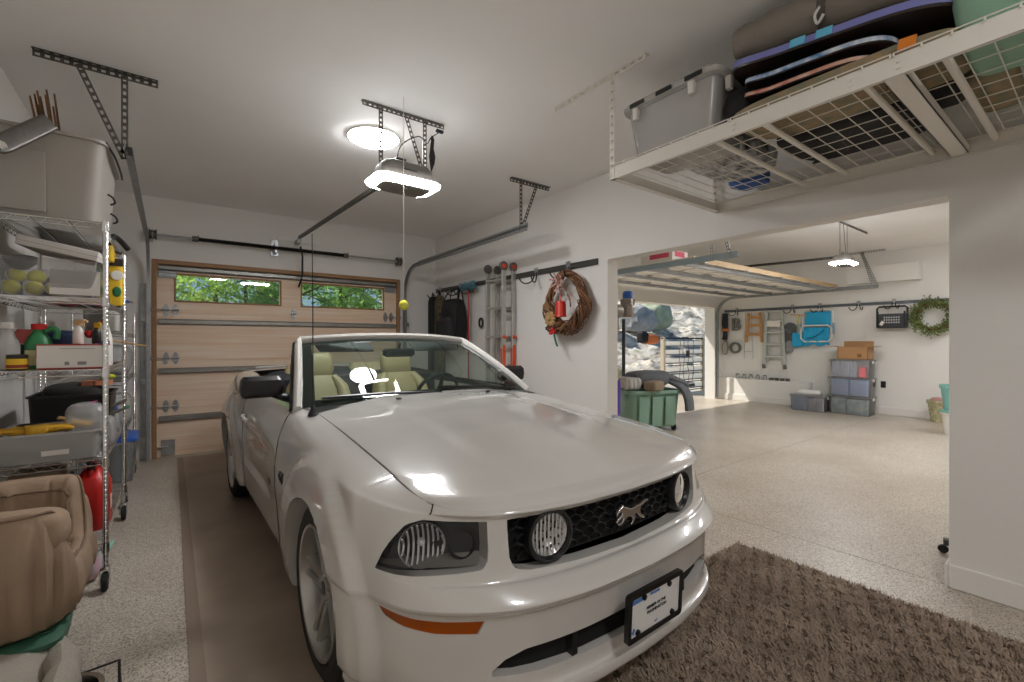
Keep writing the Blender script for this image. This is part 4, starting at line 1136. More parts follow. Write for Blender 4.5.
trigger('spray_bottle', 'cream trigger spray bottle lying over the white carton on the third wire shelf', (-.45, 3.50, 1.335), M_WHITE, M_CREAM, .9, .62)
trigger('spray_bottle', 'bottle with yellow trigger head behind the white carton on the third wire shelf', (-.375, 3.52, 1.335), M_BLACK, M_YELLOW, .5, .55)
o = thing('cleaner_bottle', 'white handled cleaner bottle with red and blue label near the corner post', 'bottle', (-.36, 3.72, 1.202))
MB().rloft([(.07, .12, .03, 0), (.075, .13, .035, .01), (.075, .13, .035, .16), (.05, .08, .03, .22), (.035, .035, .015, .25)]).build('bottle', M_WHITE, o)
MB().lathe([(.02, .25), (.02, .275), (.001, .277)], 16).build('cap', M_RED, o)
MB().box((-.02, -.0668, .06), (.03, -.0655, .13)).build('label_panel', M_RED, o, smooth=False)
MB().box((-.02, -.067, .13), (.03, -.0657, .15)).build('label_stripe', M_BLUE, o, smooth=False)
one(MB().pillow((0, 0, .06), (.15, .17, .12), lump=.015, seed=3), 'navy_cap', 'navy blue cloth bundle behind the white carton on the third wire shelf', 'cloth', mat('navy_cloth', '1f2c4c', .85, bump=.3, bump_scale=60), loc=(-.535, 3.66, 1.29))
one(MB().rloft([(.12, .10, .03, 0), (.13, .11, .03, .05), (.10, .08, .03, .08)]), 'sponge_block', 'pink foam block behind the green jug on the third wire shelf', 'sponge', mat('pink_foam', 'c8645e', .85), loc=(-.665, 3.66, 1.335))
one(MB().rloft([(.14, .12, .03, 0), (.14, .12, .03, .13)]), 'dark_box', 'dark box at the back of the third wire shelf under the pink sponge', 'box', mat('dark_box', '3c3835', .6), loc=(-.665, 3.68, 1.202))
one(MB().rloft([(.13, .14, .02, 0), (.13, .14, .02, .085)]), 'low_box', 'low black box at the back of the third wire shelf under the navy cloth', 'box', M_BLACK, loc=(-.52, 3.70, 1.202))
for k, (x, y, z, r) in enumerate(((-.60, 3.74, 1.36, .028), (-.575, 3.72, 1.375, .024), (-.42, 3.78, 1.38, .03), (-.40, 3.76, 1.40, .024))):
    pass
o = thing('red_flower', 'red artificial flower among the bottles on the third wire shelf', 'flower', (-.41, 3.72, 1.202))
MB().tube([(0, 0, 0), (.005, 0, .1), (0, 0, .18)], .004, 6).build('stem', M_GREEN, o)
mb = MB()
for k in range(9): a = 2*PI*k/9; mb.ball((.022*math.cos(a), .022*math.sin(a), .185+.008*(k % 2)), (.02, .012, .02), 8, 6, RZ(a))
mb.ball((0, 0, .195), .018, 8, 6).build('petals', M_RED, o)
o = copy_thing(o, (-.60, 3.78, 1.202), .5, 'dark red artificial flower at the back left of the third wire shelf')
o = thing('wooden_rod', 'long thin pale wooden rod sticking out of the shelving toward the garage door', 'rod', (-.36, 3.78, 1.36))
MB().cyl((0, 0, 0), (.17, .86, -.05), .006, 8).build('rod', M_STRAW, o)
MB().rloft([(.07, .05, .008, -.03), (.085, .06, .01, .0), (.04, .05, .01, .045)], M=T(-.01, -.02, 0) @ RY(.5)).build('rod_head', M_BLACK, o)
o = thing('yellow_tool', 'lime yellow tool handle with orange grip on the shelf rim near the corner post', 'tool', (-.33, 3.62, 1.10), .3)
MB().tube(crom([(-.03, 0, .03), (.0, .02, .04), (.03, .05, .035), (.04, .12, .03)], 5), [.012]*16, 8).build('handle', mat('lime_plastic', 'b6c21e', .5), o)
MB().rloft([(.07, .05, .01, 0), (.07, .05, .01, .025)], M=T(-.03, .02, -.01)).build('grip', mat('salmon_plastic', 'c77a52', .6), o)
# --- fourth shelf: black crate behind, clear bin with gloves in front
crate = open_bin('black_crate', 'black plastic crate at the back of the fourth wire shelf', (-.535, 4.12, .713), .40, .44, .30, mat('black_crate_plastic', '191919', .4))
one(MB().pillow((0, 0, 0), (.30, .32, .16), lump=.03, seed=5), 'dark_cloth', 'dark cloth heaped in the black crate on the fourth wire shelf', 'cloth', mat('dark_cloth', '3a3835', .9), loc=(-.54, 4.12, .985))
one(MB().rloft([(.15, .10, .008, 0), (.15, .10, .008, .03)]), 'orange_box', 'flat salmon box lying on top of the black crate', 'box', mat('salmon_card', 'b8755a', .7), loc=(-.42, 4.02, 1.062), rz=None if False else None) if False else one(MB().rloft([(.15, .10, .008, 0), (.15, .10, .008, .03)]), 'orange_box', 'flat salmon box lying on top of the black crate', 'box', mat('salmon_card', 'b8755a', .7), loc=(-.42, 4.02, 1.062))
bin4 = open_bin('clear_bin', 'clear plastic bin with yellow gloves on the fourth wire shelf', (-.555, 3.58, .712), .43, .46, .155, MATS['milky_bin'])
one(MB().rloft([(.33, .34, .02, 0), (.34, .36, .02, .075)]), 'tool_tray', 'dark tray of small tools inside the clear bin with yellow gloves', 'tray', mat('tool_dark', '3f403c', .6), loc=(-.555, 3.58, .718))
MB().box((-.02, -.2135, .035), (.085, -.212, .062)).build('white_label', M_WCARD, bin4, smooth=False)
o = thing('seed_packet', 'blue seed packet with yellow flower picture inside the clear bin on the fourth shelf', 'packet', (-.405, 3.385, .73), rot=(-.12, 0, 0))
MB().box((-.03, -.002, 0), (.03, .002, .095)).build('packet', M_BLUE, o, smooth=False)
MB().lathe([(.001, .001), (.018, .001), (.02, 0)], 14, T(.006, -.0025, .05) @ RX(PI/2)).build('printed_flower', M_YELLOW, o)
M_GLOVE = mat('yellow_glove', 'd1a02a', .75, bump=.2, bump_scale=80)
def glove(loc, rz, label):
    o = thing('work_glove', label, 'glove', loc, rz)
    mb = MB(); mb.pillow((0, 0, 0), (.10, .12, .035), lump=.006)
    for k, (x, l) in enumerate(((-.038, .07), (-.013, .085), (.013, .08), (.038, .06))):
        mb.tube([(x, .045, .002), (x*1.15, .075, .008), (x*1.25, .06+l, .004-.01*(k % 2))], [.013, .012, .008], 8)
    mb.tube([(.045, -.02, 0), (.075, .015, .006), (.085, .045, .0)], [.014, .012, .008], 8)
    mb.build('hand', M_GLOVE, o)
    MB().rloft([(.09, .09, .02, -.02), (.10, .09, .02, .0), (.09, .09, .02, .02)], M=T(0, -.085, 0)).build('cuff', M_GLOVE, o)
    return o
glove((-.66, 3.47, .875), 1.9, 'yellow work glove nearest the wall on top of the clear bin')
glove((-.52, 3.46, .882), -1.3, 'yellow work glove in the middle of the clear bin on the fourth shelf')
o = thing('scissors', 'black handled tool resting at the wall side of the clear bin of gloves', 'tool', (-.67, 3.66, .88))
MB().tube([(.045*math.cos(a), .03*math.sin(a), .0) for a in [2*PI*i/16 for i in range(16)]], .006, 6, closed=True).build('handle_ring', M_BLACK, o)
MB().bar((.04, 0, 0), (.16, .02, -.02), .018, .005).build('blade', M_BLACK, o)
o = thing('wood_chisel', 'short tool with a pale wooden handle on top of the clear bin', 'tool', (-.545, 3.60, .885), .5)
MB().tube([(0, 0, .03), (.05, .0, .012), (.09, 0, .0)], [.011, .013, .010], 10).build('handle', M_WOOD, o)
MB().bar((.09, 0, 0), (.17, 0, -.022), .02, .004).build('blade', M_STEEL, o)
def poly_bag(loc, d, label, seed, zip_c=None):
    o = thing('plastic_bag', label, 'plastic bag', loc)
    MB().pillow((0, 0, d[2]/2), d, lump=.035, seed=seed, e=.6, nu=26, nv=14).build('bag', MATS['poly_bag'], o)
    if zip_c: MB().bar((-.03, -.05, d[2]*.92), (.06, .0, d[2]*1.05), .012, .004).build('zip_strip', mat('zip_pink', 'c0408a', .5), o)
    return o
poly_bag((-.43, 3.50, .80), (.17, .15, .20), 'clear zip bag with pink seal bulging from the bin beside the corner post', 4, 1)
poly_bag((-.345, 3.66, .72), (.09, .14, .19), 'crumpled white plastic bag hanging out past the corner post', 8)
o = thing('grey_tube', 'grey tubes with green ends sticking out of the fourth wire shelf toward the garage door', 'tube', (-.40, 3.86, .90), group=None)
o['label'] = 'pair of grey tubes with green end sticking out of the fourth wire shelf'
MB().cyl((0, 0, 0), (.10, .52, .015), .012, 10).build('tube', M_DSTEEL, o)
MB().cyl((.02, 0, -.03), (.11, .5, -.035), .011, 10).build('tube', M_DSTEEL, o)
MB().cyl((.115, .53, -.036), (.10, .44, -.034), .0125, 10).build('end_cap', M_GREEN, o)
# --- bottom shelf
M_DENIM = mat('blue_denim', '35507f', .85, bump=.3, bump_scale=150)
one(MB().pillow((0, 0, .12), (.22, .46, .25), lump=.02, seed=9, e=.5), 'denim_bundle', 'folded blue denim bundle on the bottom wire shelf', 'cloth', M_DENIM, loc=(-.63, 3.62, .255))
one(MB().pillow((0, 0, .06), (.22, .40, .13), lump=.02, seed=12, e=.5), 'beige_cloth', 'beige folded cloth lying on the blue denim on the bottom wire shelf', 'cloth', mat('beige_cloth', 'b9a58c', .9), loc=(-.63, 3.62, .51))
o = thing('gas_can', 'red plastic fuel can standing at the outer edge of the bottom wire shelf', 'fuel can', (-.405, 3.66, .255))
MB().rloft([(.14, .24, .05, 0), (.16, .26, .06, .02), (.16, .26, .06, .24), (.13, .22, .055, .30), (.08, .10, .03, .34)]).build('can', M_RED, o)
MB().tube(crom([(0, -.09, .30), (0, -.06, .37), (0, .03, .37), (0, .08, .30)], 5), .014, 8).build('handle', M_RED, o)
MB().cyl((0, -.06, .33), (0, -.10, .40), .018, 12).build('spout', M_BLACK, o)
MB().box((.0805, -.03, .09), (.0815, .04, .17)).build('label_panel', M_WCARD, o, smooth=False)
o = thing('plush_cone', 'pastel pink and teal striped plush hanging from the bottom wire shelf', 'plush toy', (-.40, 3.50, .0))
mb = MB(); mb.pillow((0, 0, .10), (.10, .16, .19), lump=.01, e=.7).build('plush_body', mat('pastel_stripe', 'd6a5b6', .9, noise_amt=.5, noise_scale=18, stretch=(1, 3, .5), col2='9fc6bd'), o)
MB().lathe([(.03, 0), (.02, .05), (.001, .13)], 16, T(.04, .08, .10) @ RX(-1.3) @ RY(.4)).build('plush_horn', mat('pastel_teal', '86c3b4', .9), o)
# --- second unit contents
o = thing('clear_bin', 'clear bin with blue lid low on the rear shelving unit', 'bin', (-.43, 5.17, .168))
MB().tub(.34, .36, .38, .40, .34, .03, .003, .01).build('body', MATS['clear_bin'], o)
MB().rloft([(.40, .42, .03, .338), (.41, .43, .035, .345), (.41, .43, .035, .365), (.36, .38, .03, .375)]).build('lid', M_BLUE, o)
MB().rloft([(.28, .30, .03, .01), (.30, .32, .03, .25)]).build('contents', mat('bin_fill', '8d93a5', .8), o)
o = poly_bag((-.40, 5.62, .18), (.24, .32, .33), 'white plastic bag on the bottom of the rear shelving unit', 15)
o = poly_bag((-.37, 5.25, .625), (.20, .26, .28), 'white plastic bag on the second level of the rear shelving unit', 21)
o = thing('blue_bottle', 'bottle with blue cap on the second level of the rear shelving unit', 'bottle', (-.37, 4.98, .61))
MB().lathe([(.001, 0), (.034, 0), (.036, .006), (.036, .13), (.014, .165), (.014, .18)], 20).build('bottle', MATS['milky_bin'], o)
MB().lathe([(.018, .172), (.018, .20), (.001, .202)], 16).build('cap', M_BLUE, o)
poly_bag((-.38, 5.35, 1.045), (.20, .3, .26), 'white crumpled bag on the third level of the rear shelving unit', 31)
o = thing('detergent_jug', 'white jug with pale blue grip on the top of the rear shelving unit', 'jug', (-.39, 5.02, 1.432))
MB().rloft([(.09, .16, .03, 0), (.095, .17, .035, .01), (.095, .17, .035, .17), (.05, .08, .03, .23), (.035, .035, .015, .25)]).build('jug', M_WHITE, o)
MB().lathe([(.022, .25), (.022, .28), (.001, .282)], 16).build('cap', mat('pale_blue', '9db6d8', .5), o)
o = thing('paint_brush', 'blue handled brush lying across the top of the rear shelving unit', 'brush', (-.36, 5.10, 1.68))
MB().tube([(0, 0, 0), (.02, .1, .03), (.06, .22, .02)], [.010, .014, .012], 10).build('handle', M_BLUE, o)
MB().rloft([(.05, .018, .006, 0), (.055, .014, .005, .07)], M=T(.06, .22, .02) @ RX(-PI/2)).build('bristles', M_STRAW, o)
one(MB().rloft([(.24, .30, .03, 0), (.26, .32, .03, .16), (.24, .3, .03, .26)]), 'grey_bin', 'grey box at the wall end of the top of the rear shelving unit', 'box', mat('grey_box', '8f8c88', .6), loc=(-.45, 5.25, 1.43))

for o in set(bpy.data.objects)-_before:
    if o.parent is None and o.location.y < 4.6 or o.name == 'shelf_liner': o.location.x += .035
# ================================================================ FLOOR LEFT: PET BED, GREEN TOTE, BLANKET, FEEDER
M_SUEDE = mat('tan_suede', 'a08871', .85, noise_amt=.16, noise_scale=6, bump=.35, bump_scale=22)
gt = thing('green_tote', 'dark green plastic tote on the floor under the tan pet bed', 'tote', (-.56, 2.72, 0))
MB().tub(.36, .60, .42, .68, .22, .04, .005, .014).build('body', mat('dark_green_plastic', '2f5a46', .5), gt)
mb = MB().rloft([(.45, .72, .05, .215), (.47, .74, .055, .222), (.47, .74, .055, .24), (.42, .69, .05, .252)])
for k in range(6): mb.box((-.20, -.30+.11*k, .25), (.20, -.23+.11*k, .256))
mb.build('lid', mat('dark_green_lid', '35604c', .5), gt, bevel=.002)
pb = thing('pet_bed', 'tan suede pet bed with padded walls resting on the green tote', 'pet bed', (-.545, 2.76, .262))
pb.scale = (1.04, 1.0, 1.03)
def bed_wall():
    P = []; n = 96
    for i in range(n):
        th = 2*PI*i/n; c, s_ = math.cos(th), math.sin(th)
        e = .55; rx = .235*math.copysign(abs(c)**e, c); ry = .40*math.copysign(abs(s_)**e, s_)
        h = .17+.25*(sstep(.22, .80, abs(s_)) if c > 0 else 1)
        if s_ < 0: h += .02
        wr = .008*math.sin(th*23)+.006*math.sin(th*41+1)
        row = []
        for k, (f_, z, ex) in enumerate(((.70, 0, 0), (.94, .004, 0), (1.0, .05, wr), (1.03, .35, wr*1.3), (1.03, .65, wr), (.99, .86, wr*.6), (.93, .97, 0), (.86, 1.0, 0), (.78, .97, 0), (.72, .86, -wr), (.69, .6, -wr), (.69, .3, 0))):
            row.append((rx*f_+ex*c, ry*(f_ if f_ > .9 else f_*1.0+.06)+ex*s_, h*z))
        P.append(row)
    return P
bw = bed_wall()
MB().grid(bw, cu=True, flip=True).build('padded_wall', M_SUEDE, pb, angle=80)
MB().pillow((0, 0, .10), (.36, .66, .17), lump=.012, seed=2, e=.5).build('base_cushion', M_SUEDE, pb)
for kk in (6, 9):
    MB().tube([V(r[kk])+V((0, 0, .002)) for r in bw], .006, 6, closed=True).build('piping', mat('suede_piping', '7d6855', .9), pb)
MB().pillow((.05, -.27, .35), (.34, .20, .16), lump=.012, seed=6, e=.55).build('front_bolster', M_SUEDE, pb)
# grey blanket folded over the front of the tote
M_GREYC = mat('grey_woven_cloth', 'a39c90', .95, noise_amt=.15, noise_scale=120, bump=.3, bump_scale=220)
bl = thing('blanket', 'folded pale grey woven blanket heaped on the floor before the green tote', 'blanket', (-.52, 2.18, 0))
mb = MB(); P = []
for i in range(25):
    t = i/24; row = []
    for j in range(33):
        s_ = j/32
        y = -.34+.62*s_
        a = PI*t
        rx = .21+.02*math.sin(s_*7)+.03*s_; rz_ = (.355+.05*math.sin(s_*4+1))*(1-.15*s_)
        k = 1+.05*math.sin(s_*11+t*5)+.04*math.sin(t*14+s_*3)
        row.append((-math.cos(a)*rx*k-.04*s_, y+.03*math.sin(t*6), max(0.004, math.sin(a)**.7*rz_*k)))
    P.append(row)
mb.grid(P)
for e in (0, -1): mb.f.append(tuple(range(0, 25*33, 33)) if e == 0 else tuple(range(32, 25*33, 33))[::-1]); mb.m.append(0)
mb.build('blanket', M_GREYC, bl, angle=70)
pts = [(.17, -.33, .12), (.20, -.2, .15), (.22, 0., .17), (.19, .18, .16), (.14, .27, .15)]
mb = MB(); mb.tube(crom(pts, 6), [.05+.006*math.sin(i*1.3) for i in range(25)], 12, flat=1.5); mb.build('rolled_edge', M_GREYC, bl)
# raised feeder
fd = thing('pet_feeder', 'black wire pet feeder stand with a stainless bowl on the flecked floor', 'pet feeder', (-.295, 2.16, 0), .10)
W_, D_, H_ = .30, .22, .135
for z in (H_, .02):
    MB().tube([(-W_/2, -D_/2, z), (W_/2, -D_/2, z), (W_/2, D_/2, z), (-W_/2, D_/2, z)], .0045, 6, closed=True).build('frame_ring', M_BLACK, fd)
for sx in (-1, 1):
    for sy in (-1, 1): MB().tube([(sx*W_/2, sy*D_/2, 0), (sx*W_/2, sy*D_/2, H_)], .0045, 6).build('leg', M_BLACK, fd)
MB().tube([(.098*math.cos(a), .098*math.sin(a), H_) for a in [2*PI*i/32 for i in range(32)]], .004, 6, closed=True).build('bowl_ring', M_BLACK, fd)
MB().lathe([(.001, .075), (.06, .076), (.085, .10), (.095, .138), (.108, .141), (.108, .144), (.092, .143), (.082, .104), (.058, .081), (.001, .08)], 36).build('bowl', mat('stainless', 'c9c4bb', .18, 1), fd)

# ================================================================ SHAGGY RUG
rg = thing('shag_rug', 'thick brown shag rug on the floor in front of the white car', 'rug', (0, 0, 0))
RX0, RX1, RY0, RY1 = 1.05, 2.98, -.35, 1.50
M_SHAG = mat('shag_fibre', 'b9a694', .95, noise_amt=.35, noise_scale=5, col2='988674')
MB().rloft([(RX1-RX0, RY1-RY0, .03, .001), (RX1-RX0, RY1-RY0, .03, .018)], M=T((RX0+RX1)/2, (RY0+RY1)/2, 0)).build('backing', mat('rug_backing', '857566', .95), rg)
n = 78000; rs_ = np.random.RandomState(3)
px = rs_.uniform(RX0, RX1, n); py = rs_.uniform(RY0, RY1, n)
an = rs_.uniform(0, 2*PI, n)+0; ln = rs_.uniform(.022, .036, n); wd_ = rs_.uniform(.0025, .0045, n)
clx = np.sin(px*61+py*29)+np.sin(py*77-px*33); lean = rs_.uniform(.25, .95, n); an = an*.55+clx*.9
dx, dy = np.cos(an), np.sin(an)
vs = np.zeros((n, 5, 3)); sx, sy = -dy*wd_, dx*wd_
l1, l2 = ln*.55, ln
vs[:, 0] = np.stack([px-sx, py-sy, np.full(n, .014)], 1); vs[:, 1] = np.stack([px+sx, py+sy, np.full(n, .014)], 1)
mx, my = px+dx*l1*lean*.35, py+dy*l1*lean*.35; mz = .014+l1*.95
vs[:, 2] = np.stack([mx+sx*.9, my+sy*.9, mz], 1); vs[:, 3] = np.stack([mx-sx*.9, my-sy*.9, mz], 1)
tx, ty = px+dx*l2*lean, py+dy*l2*lean; tz = .014+l2*np.sqrt(np.maximum(.15, 1-lean**2*.75))
vs[:, 4] = np.stack([tx, ty, tz], 1)
base = (np.arange(n)*5)[:, None]
q = (base+np.array([0, 1, 2, 3])).tolist(); t_ = (base+np.array([3, 2, 4])).tolist()
me = bpy.data.meshes.new('pile'); me.from_pydata(vs.reshape(-1, 3).tolist(), [], q+t_); me.materials.append(M_SHAG)
me.polygons.foreach_set('use_smooth', [True]*len(me.polygons)); me.update()
po = bpy.data.objects.new('pile', me); COL.objects.link(po); po.parent = rg; po['kind'] = 'stuff'
# ================================================================ RIGHT WALL: TOOL RAIL
M_RAIL = mat('rail_grey', '4d4b48', .45, .3)
o = thing('tool_rail', 'dark grey metal tool rail along the wall above the car', 'tool rail', (XR, 3.12, 2.115))
MB().box((-.018, 0, 0), (-.0005, 3.45, .062)).box((-.026, 0, .046), (-.018, 3.45, .058)).box((-.026, 0, .004), (-.018, 3.45, .016)).build('rail', M_RAIL, o, bevel=.002)
def hook(y, label, name='wall_hook', x=XR, sgn=-1, z=2.115, group='hooks on the tool rail'):
    h = thing(name, label, 'hook', (x+sgn*.02, y, z), group=group)
    MB().box((min(0, sgn*.012), -.03, .0), (max(0, sgn*.012), .03, .085)).build('bracket', M_STEEL, h, bevel=.003)
    for e in (-1, 1):
        MB().tube(crom([(sgn*.012, e*.02, .03), (sgn*.03, e*.03, -.05), (sgn*.07, e*.06, -.09), (sgn*.13, e*.09, -.09), (sgn*.17, e*.11, -.04)], 6), .008, 8).build('prong', M_BLACK, h)
    return h
hk = hook(4.06, 'empty double hook on the tool rail between ladder and wreath')
hk['group'] = 'hooks on the tool rail'
copy_thing(hk, (XR-.02, 3.53, 2.115), label='double hook on the tool rail above the twig wreath')
copy_thing(hk, (XR-.02, 5.42, 2.115), label='double hook on the tool rail holding the red broom')
copy_thing(hk, (XR-.02, 5.80, 2.115), label='double hook on the tool rail above the black backpack')
copy_thing(hk, (XR-.02, 6.42, 2.115), label='double hook on the tool rail farthest toward the garage door')
# folded multi-position ladder
M_LAD = mat('ladder_aluminium', 'b6b3ad', .4, .6)
M_ORNG = mat('orange_plastic', 'd8481c', .45)
o = thing('folding_ladder', 'folded aluminium ladder with orange caps leaning on the wall behind the car', 'ladder', (3.30, 4.64, 0))
for k, x in enumerate((-.075, .075)):
    rl = MB()
    for y in (-.17, .17):
        MB().rloft([(.062, .026, .006, 0), (.062, .026, .006, 2.22)], M=T(x, y, .0)).build('rail', M_LAD, o)
        MB().lathe([(.001, -.018), (.052, -.018), (.058, -.010), (.058, .010), (.052, .018), (.001, .018)], 24, T(x, y, 2.26) @ RX(PI/2)).build('hinge', M_DSTEEL, o)
        MB().lathe([(.001, .026), (.026, .025), (.03, .018)], 16, T(x, y, 2.26) @ RX(PI/2)).build('lock_knob', M_ORNG if y < 0 else M_DSTEEL, o)
        MB().rloft([(.07, .036, .008, 0), (.07, .036, .008, .06)], M=T(x, y, 0)).build('foot', M_RUBBER, o)
    for i, z in enumerate((.32, .68, 1.04, 1.40, 1.76, 2.10)):
        MB().rbox((x, 0, z), (.05, .33, .032), .010).build('rung', M_LAD, o)
for x in (-.075, .075):
    for z in (1.40, 1.04):
        for y in (-.195, .195):
            MB().lathe([(.001, .03), (.012, .028), (.022, .0), (.022, -.012)], 12, T(x, y, z) @ RX(PI/2 if y < 0 else -PI/2)).build('rung_lock', M_ORNG, o)
    MB().box((x-.033, -.186, .95), (x-.0315, -.155, 1.26)).box((x-.02, -.1845, .95), (x+.02, -.1832, 1.30)).build('orange_label', M_ORNG, o, smooth=False)
# backpack
M_PACK = mat('black_nylon', '19191b', .75, bump=.3, bump_scale=70)
o = thing('backpack', 'black backpack hanging from the tool rail behind the car', 'backpack', (3.24, 5.72, 1.30))
mb = MB(); mb.pillow((0, 0, .33), (.26, .44, .66), lump=.02, seed=4, e=.55, nu=32, nv=20).build('main_bag', M_PACK, o)
MB().pillow((-.13, -.02, .22), (.12, .32, .34), lump=.014, seed=7, e=.5).build('front_pocket', mat('dark_mesh', '2b2a2c', .8), o)
MB().pillow((-.06, .24, .24), (.14, .14, .26), lump=.012, seed=9, e=.5).build('side_pocket', M_PACK, o)
for e in (-.08, .10): MB().tube(crom([(-.10, e, .62), (-.05, e*.5, .74), (.10, e*.3, .80), (.12, e, .60)], 6), .016, 8, flat=.4).build('strap', M_PACK, o)
MB().tube(crom([(-.05, -.20, .55), (-.10, -.24, .35), (-.09, -.23, .1), (-.04, -.2, -.05)], 6), .018, 8, flat=.35).build('strap', M_PACK, o)
MB().tube([(-.195, -.10, .34), (-.20, .0, .345), (-.195, .10, .34)], .006, 6).build('zip', mat('zip_maroon', '5c2530', .6), o)
# long bags at the far end
o = thing('ski_bag', 'tall black bag hanging at the garage door end of the tool rail', 'ski bag', (3.34, 6.56, .62))
MB().rloft([(.10, .12, .03, 0), (.12, .15, .04, .05), (.12, .15, .04, 1.35), (.08, .10, .03, 1.43)]).build('bag', M_PACK, o)
MB().tube(crom([(0, -.03, 1.40), (0, 0, 1.5), (0, .03, 1.40)], 5), .008, 6).build('loop', M_PACK, o)
o = thing('camo_bag', 'camouflage patterned long bag hanging beside the tall black bag', 'bag', (3.33, 6.30, .70))
M_CAMO = mat('camo_cloth', '7a6f4e', .85, noise_amt=.6, noise_scale=16, col2='2c2b22')
MB().rloft([(.09, .16, .03, 0), (.11, .21, .04, .05), (.11, .21, .04, 1.25), (.07, .14, .03, 1.35)]).build('bag', M_CAMO, o)
MB().tube(crom([(0, -.03, 1.32), (0, 0, 1.43), (0, .03, 1.32)], 5), .008, 6).build('loop', M_PACK, o)
# broom hung head-up
o = thing('push_broom', 'broom with red handle and teal head hung upside down from the tool rail', 'broom', (3.33, 5.42, .55))
MB().cyl((0, .03, 0), (-.02, 0, 1.50), .012, 12).build('handle', mat('broom_red', 'a8252a', .4), o)
MB().rloft([(.05, .36, .015, 0), (.06, .38, .02, .015), (.06, .38, .02, .05), (.05, .36, .015, .06)], M=T(-.03, 0, 1.51)).build('head', mat('broom_teal', '3d6a78', .5), o)
mb = MB()
for i in range(60):
    y = -.17+.34*((i*7) % 60)/59; x = -.055+.05*((i*11) % 13)/12
    mb.tube([(x, y, 1.57), (x+R.uniform(-.01, .01), y+R.uniform(-.01, .01), 1.625)], .003, 4)
mb.build('bristles', mat('bristle_teal', '5a8b97', .8), o)
one(MB().tube([(.0, .045*math.cos(a)-.0, .06*math.sin(a)) for a in [2*PI*i/24 for i in range(24)]], .012, 8, closed=True), 'clamp_ring', 'small dark clamp ring on the wall beside the broom handle', 'clamp', M_BLACK, loc=(3.39, 5.23, 1.60))
# twig wreath with red bell
M_TWIG = mat('twig_brown', '7d5539', .85, noise_amt=.4, noise_scale=30, col2='4d3322')
o = thing('twig_wreath', 'brown twig wreath with a red bell hanging from the tool rail', 'wreath', (3.355, 3.47, 1.755))
def vine(n, seed, rr, m, nm, th0=0, th1=2*PI):
    mb = MB(); rg_ = random.Random(seed)
    for k in range(n):
        off = rg_.uniform(0, 2*PI); tw = rg_.choice((2, 3, 4)); amp = rg_.uniform(.015, .062); ph = rg_.uniform(0, 2*PI); pts = []
        a0 = rg_.uniform(th0, th1); span = rg_.uniform(2.2, 5.5) if th1-th0 > 6 else rg_.uniform(.5, .9)*(th1-th0)
        for i in range(36):
            th = a0+span*i/35; top = max(0, math.sin(th))
            ry = .272*(1-.18*top); rz_ = .275+.02*top
            w_ = amp*(1.35 if th % (2*PI) > PI else .8)
            ry += w_*math.cos(tw*th+ph); rz_ += w_*math.cos(tw*th+ph)
            pts.append((-.05+w_*.8*math.sin(tw*th+ph), ry*math.cos(th), rz_*math.sin(th)))
        mb.tube(pts, rg_.uniform(.004, .008), 5)
    return mb.build(nm, m, o)
vine(46, 3, 0, M_TWIG, 'vine_ring'); vine(26, 9, 0, mat('twig_light', 'a07853', .85), 'vine_wrap')
MB().lathe([(.001, .17), (.02, .168), (.048, .155), (.055, .13), (.056, .02), (.062, 0), (.056, 0), (.05, .02)], 28, T(-.13, -.01, -.155)).build('bell', mat('bell_red', 'c3301f', .35), o)
MB().tube(crom([(-.13, -.01, .015), (-.12, .02, .12), (-.10, .05, .22)], 5), .006, 6).build('bell_cord', M_RED, o)
rb = MB()
for k in range(6):
    a = 2*PI*k/6; c_ = (-.12, .06, .20)
    rb.tube(crom([c_, (c_[0]-.02, c_[1]+.07*math.cos(a)-.02, c_[2]+.06*math.sin(a)+.03), (c_[0]-.03, c_[1]+.10*math.cos(a+.5), c_[2]+.09*math.sin(a+.5)), (c_[0], c_[1]+.05*math.cos(a+.9), c_[2]+.06*math.sin(a+.9)), c_], 5), .012, 6, flat=.3)
rb.tube(crom([(-.12, .05, .18), (-.13, -.06, .12), (-.12, -.13, .02), (-.10, -.12, -.06)], 6), .012, 6, flat=.3)
rb.build('ribbon', mat('ribbon_red', 'a3323a', .7, noise_amt=.4, noise_scale=40, col2='d8c9b8'), o)
fl = MB()
for k in range(12):
    a = 2*PI*k/12; fl.ball((-.12, .17+.05*math.cos(a), -.17+.05*math.sin(a)), (.012, .04, .016), 8, 6, RX(a))
fl.ball((-.13, .17, -.17), .025, 10, 8); fl.build('dried_flower', mat('dried_flower', 'b08d5e', .85), o)
pc = MB()
for k in range(26):
    z = k/25; a = k*2.4; r_ = .048*math.sin(PI*min(1, z*.85+.12)); pc.ball((-.11+r_*math.cos(a), .17+r_*math.sin(a), -.235-.075*z), (.014, .014, .010), 6, 5)
pc.build('pine_cone', mat('pine_cone', '5d3d2d', .8), o)
MB().tube(crom([(-.11, .12, -.26), (-.12, .10, -.34), (-.115, .08, -.42), (-.11, .06, -.46)], 6), .014, 6, flat=.35).build('green_ribbon', mat('ribbon_green', '2e6a5a', .6), o)
mb = MB()
for (y, z) in ((.12, -.28), (.15, -.32), (.10, -.31)): mb.ball((-.125, y, z), .022, 10, 8)
mb.build('berries', M_RED, o)

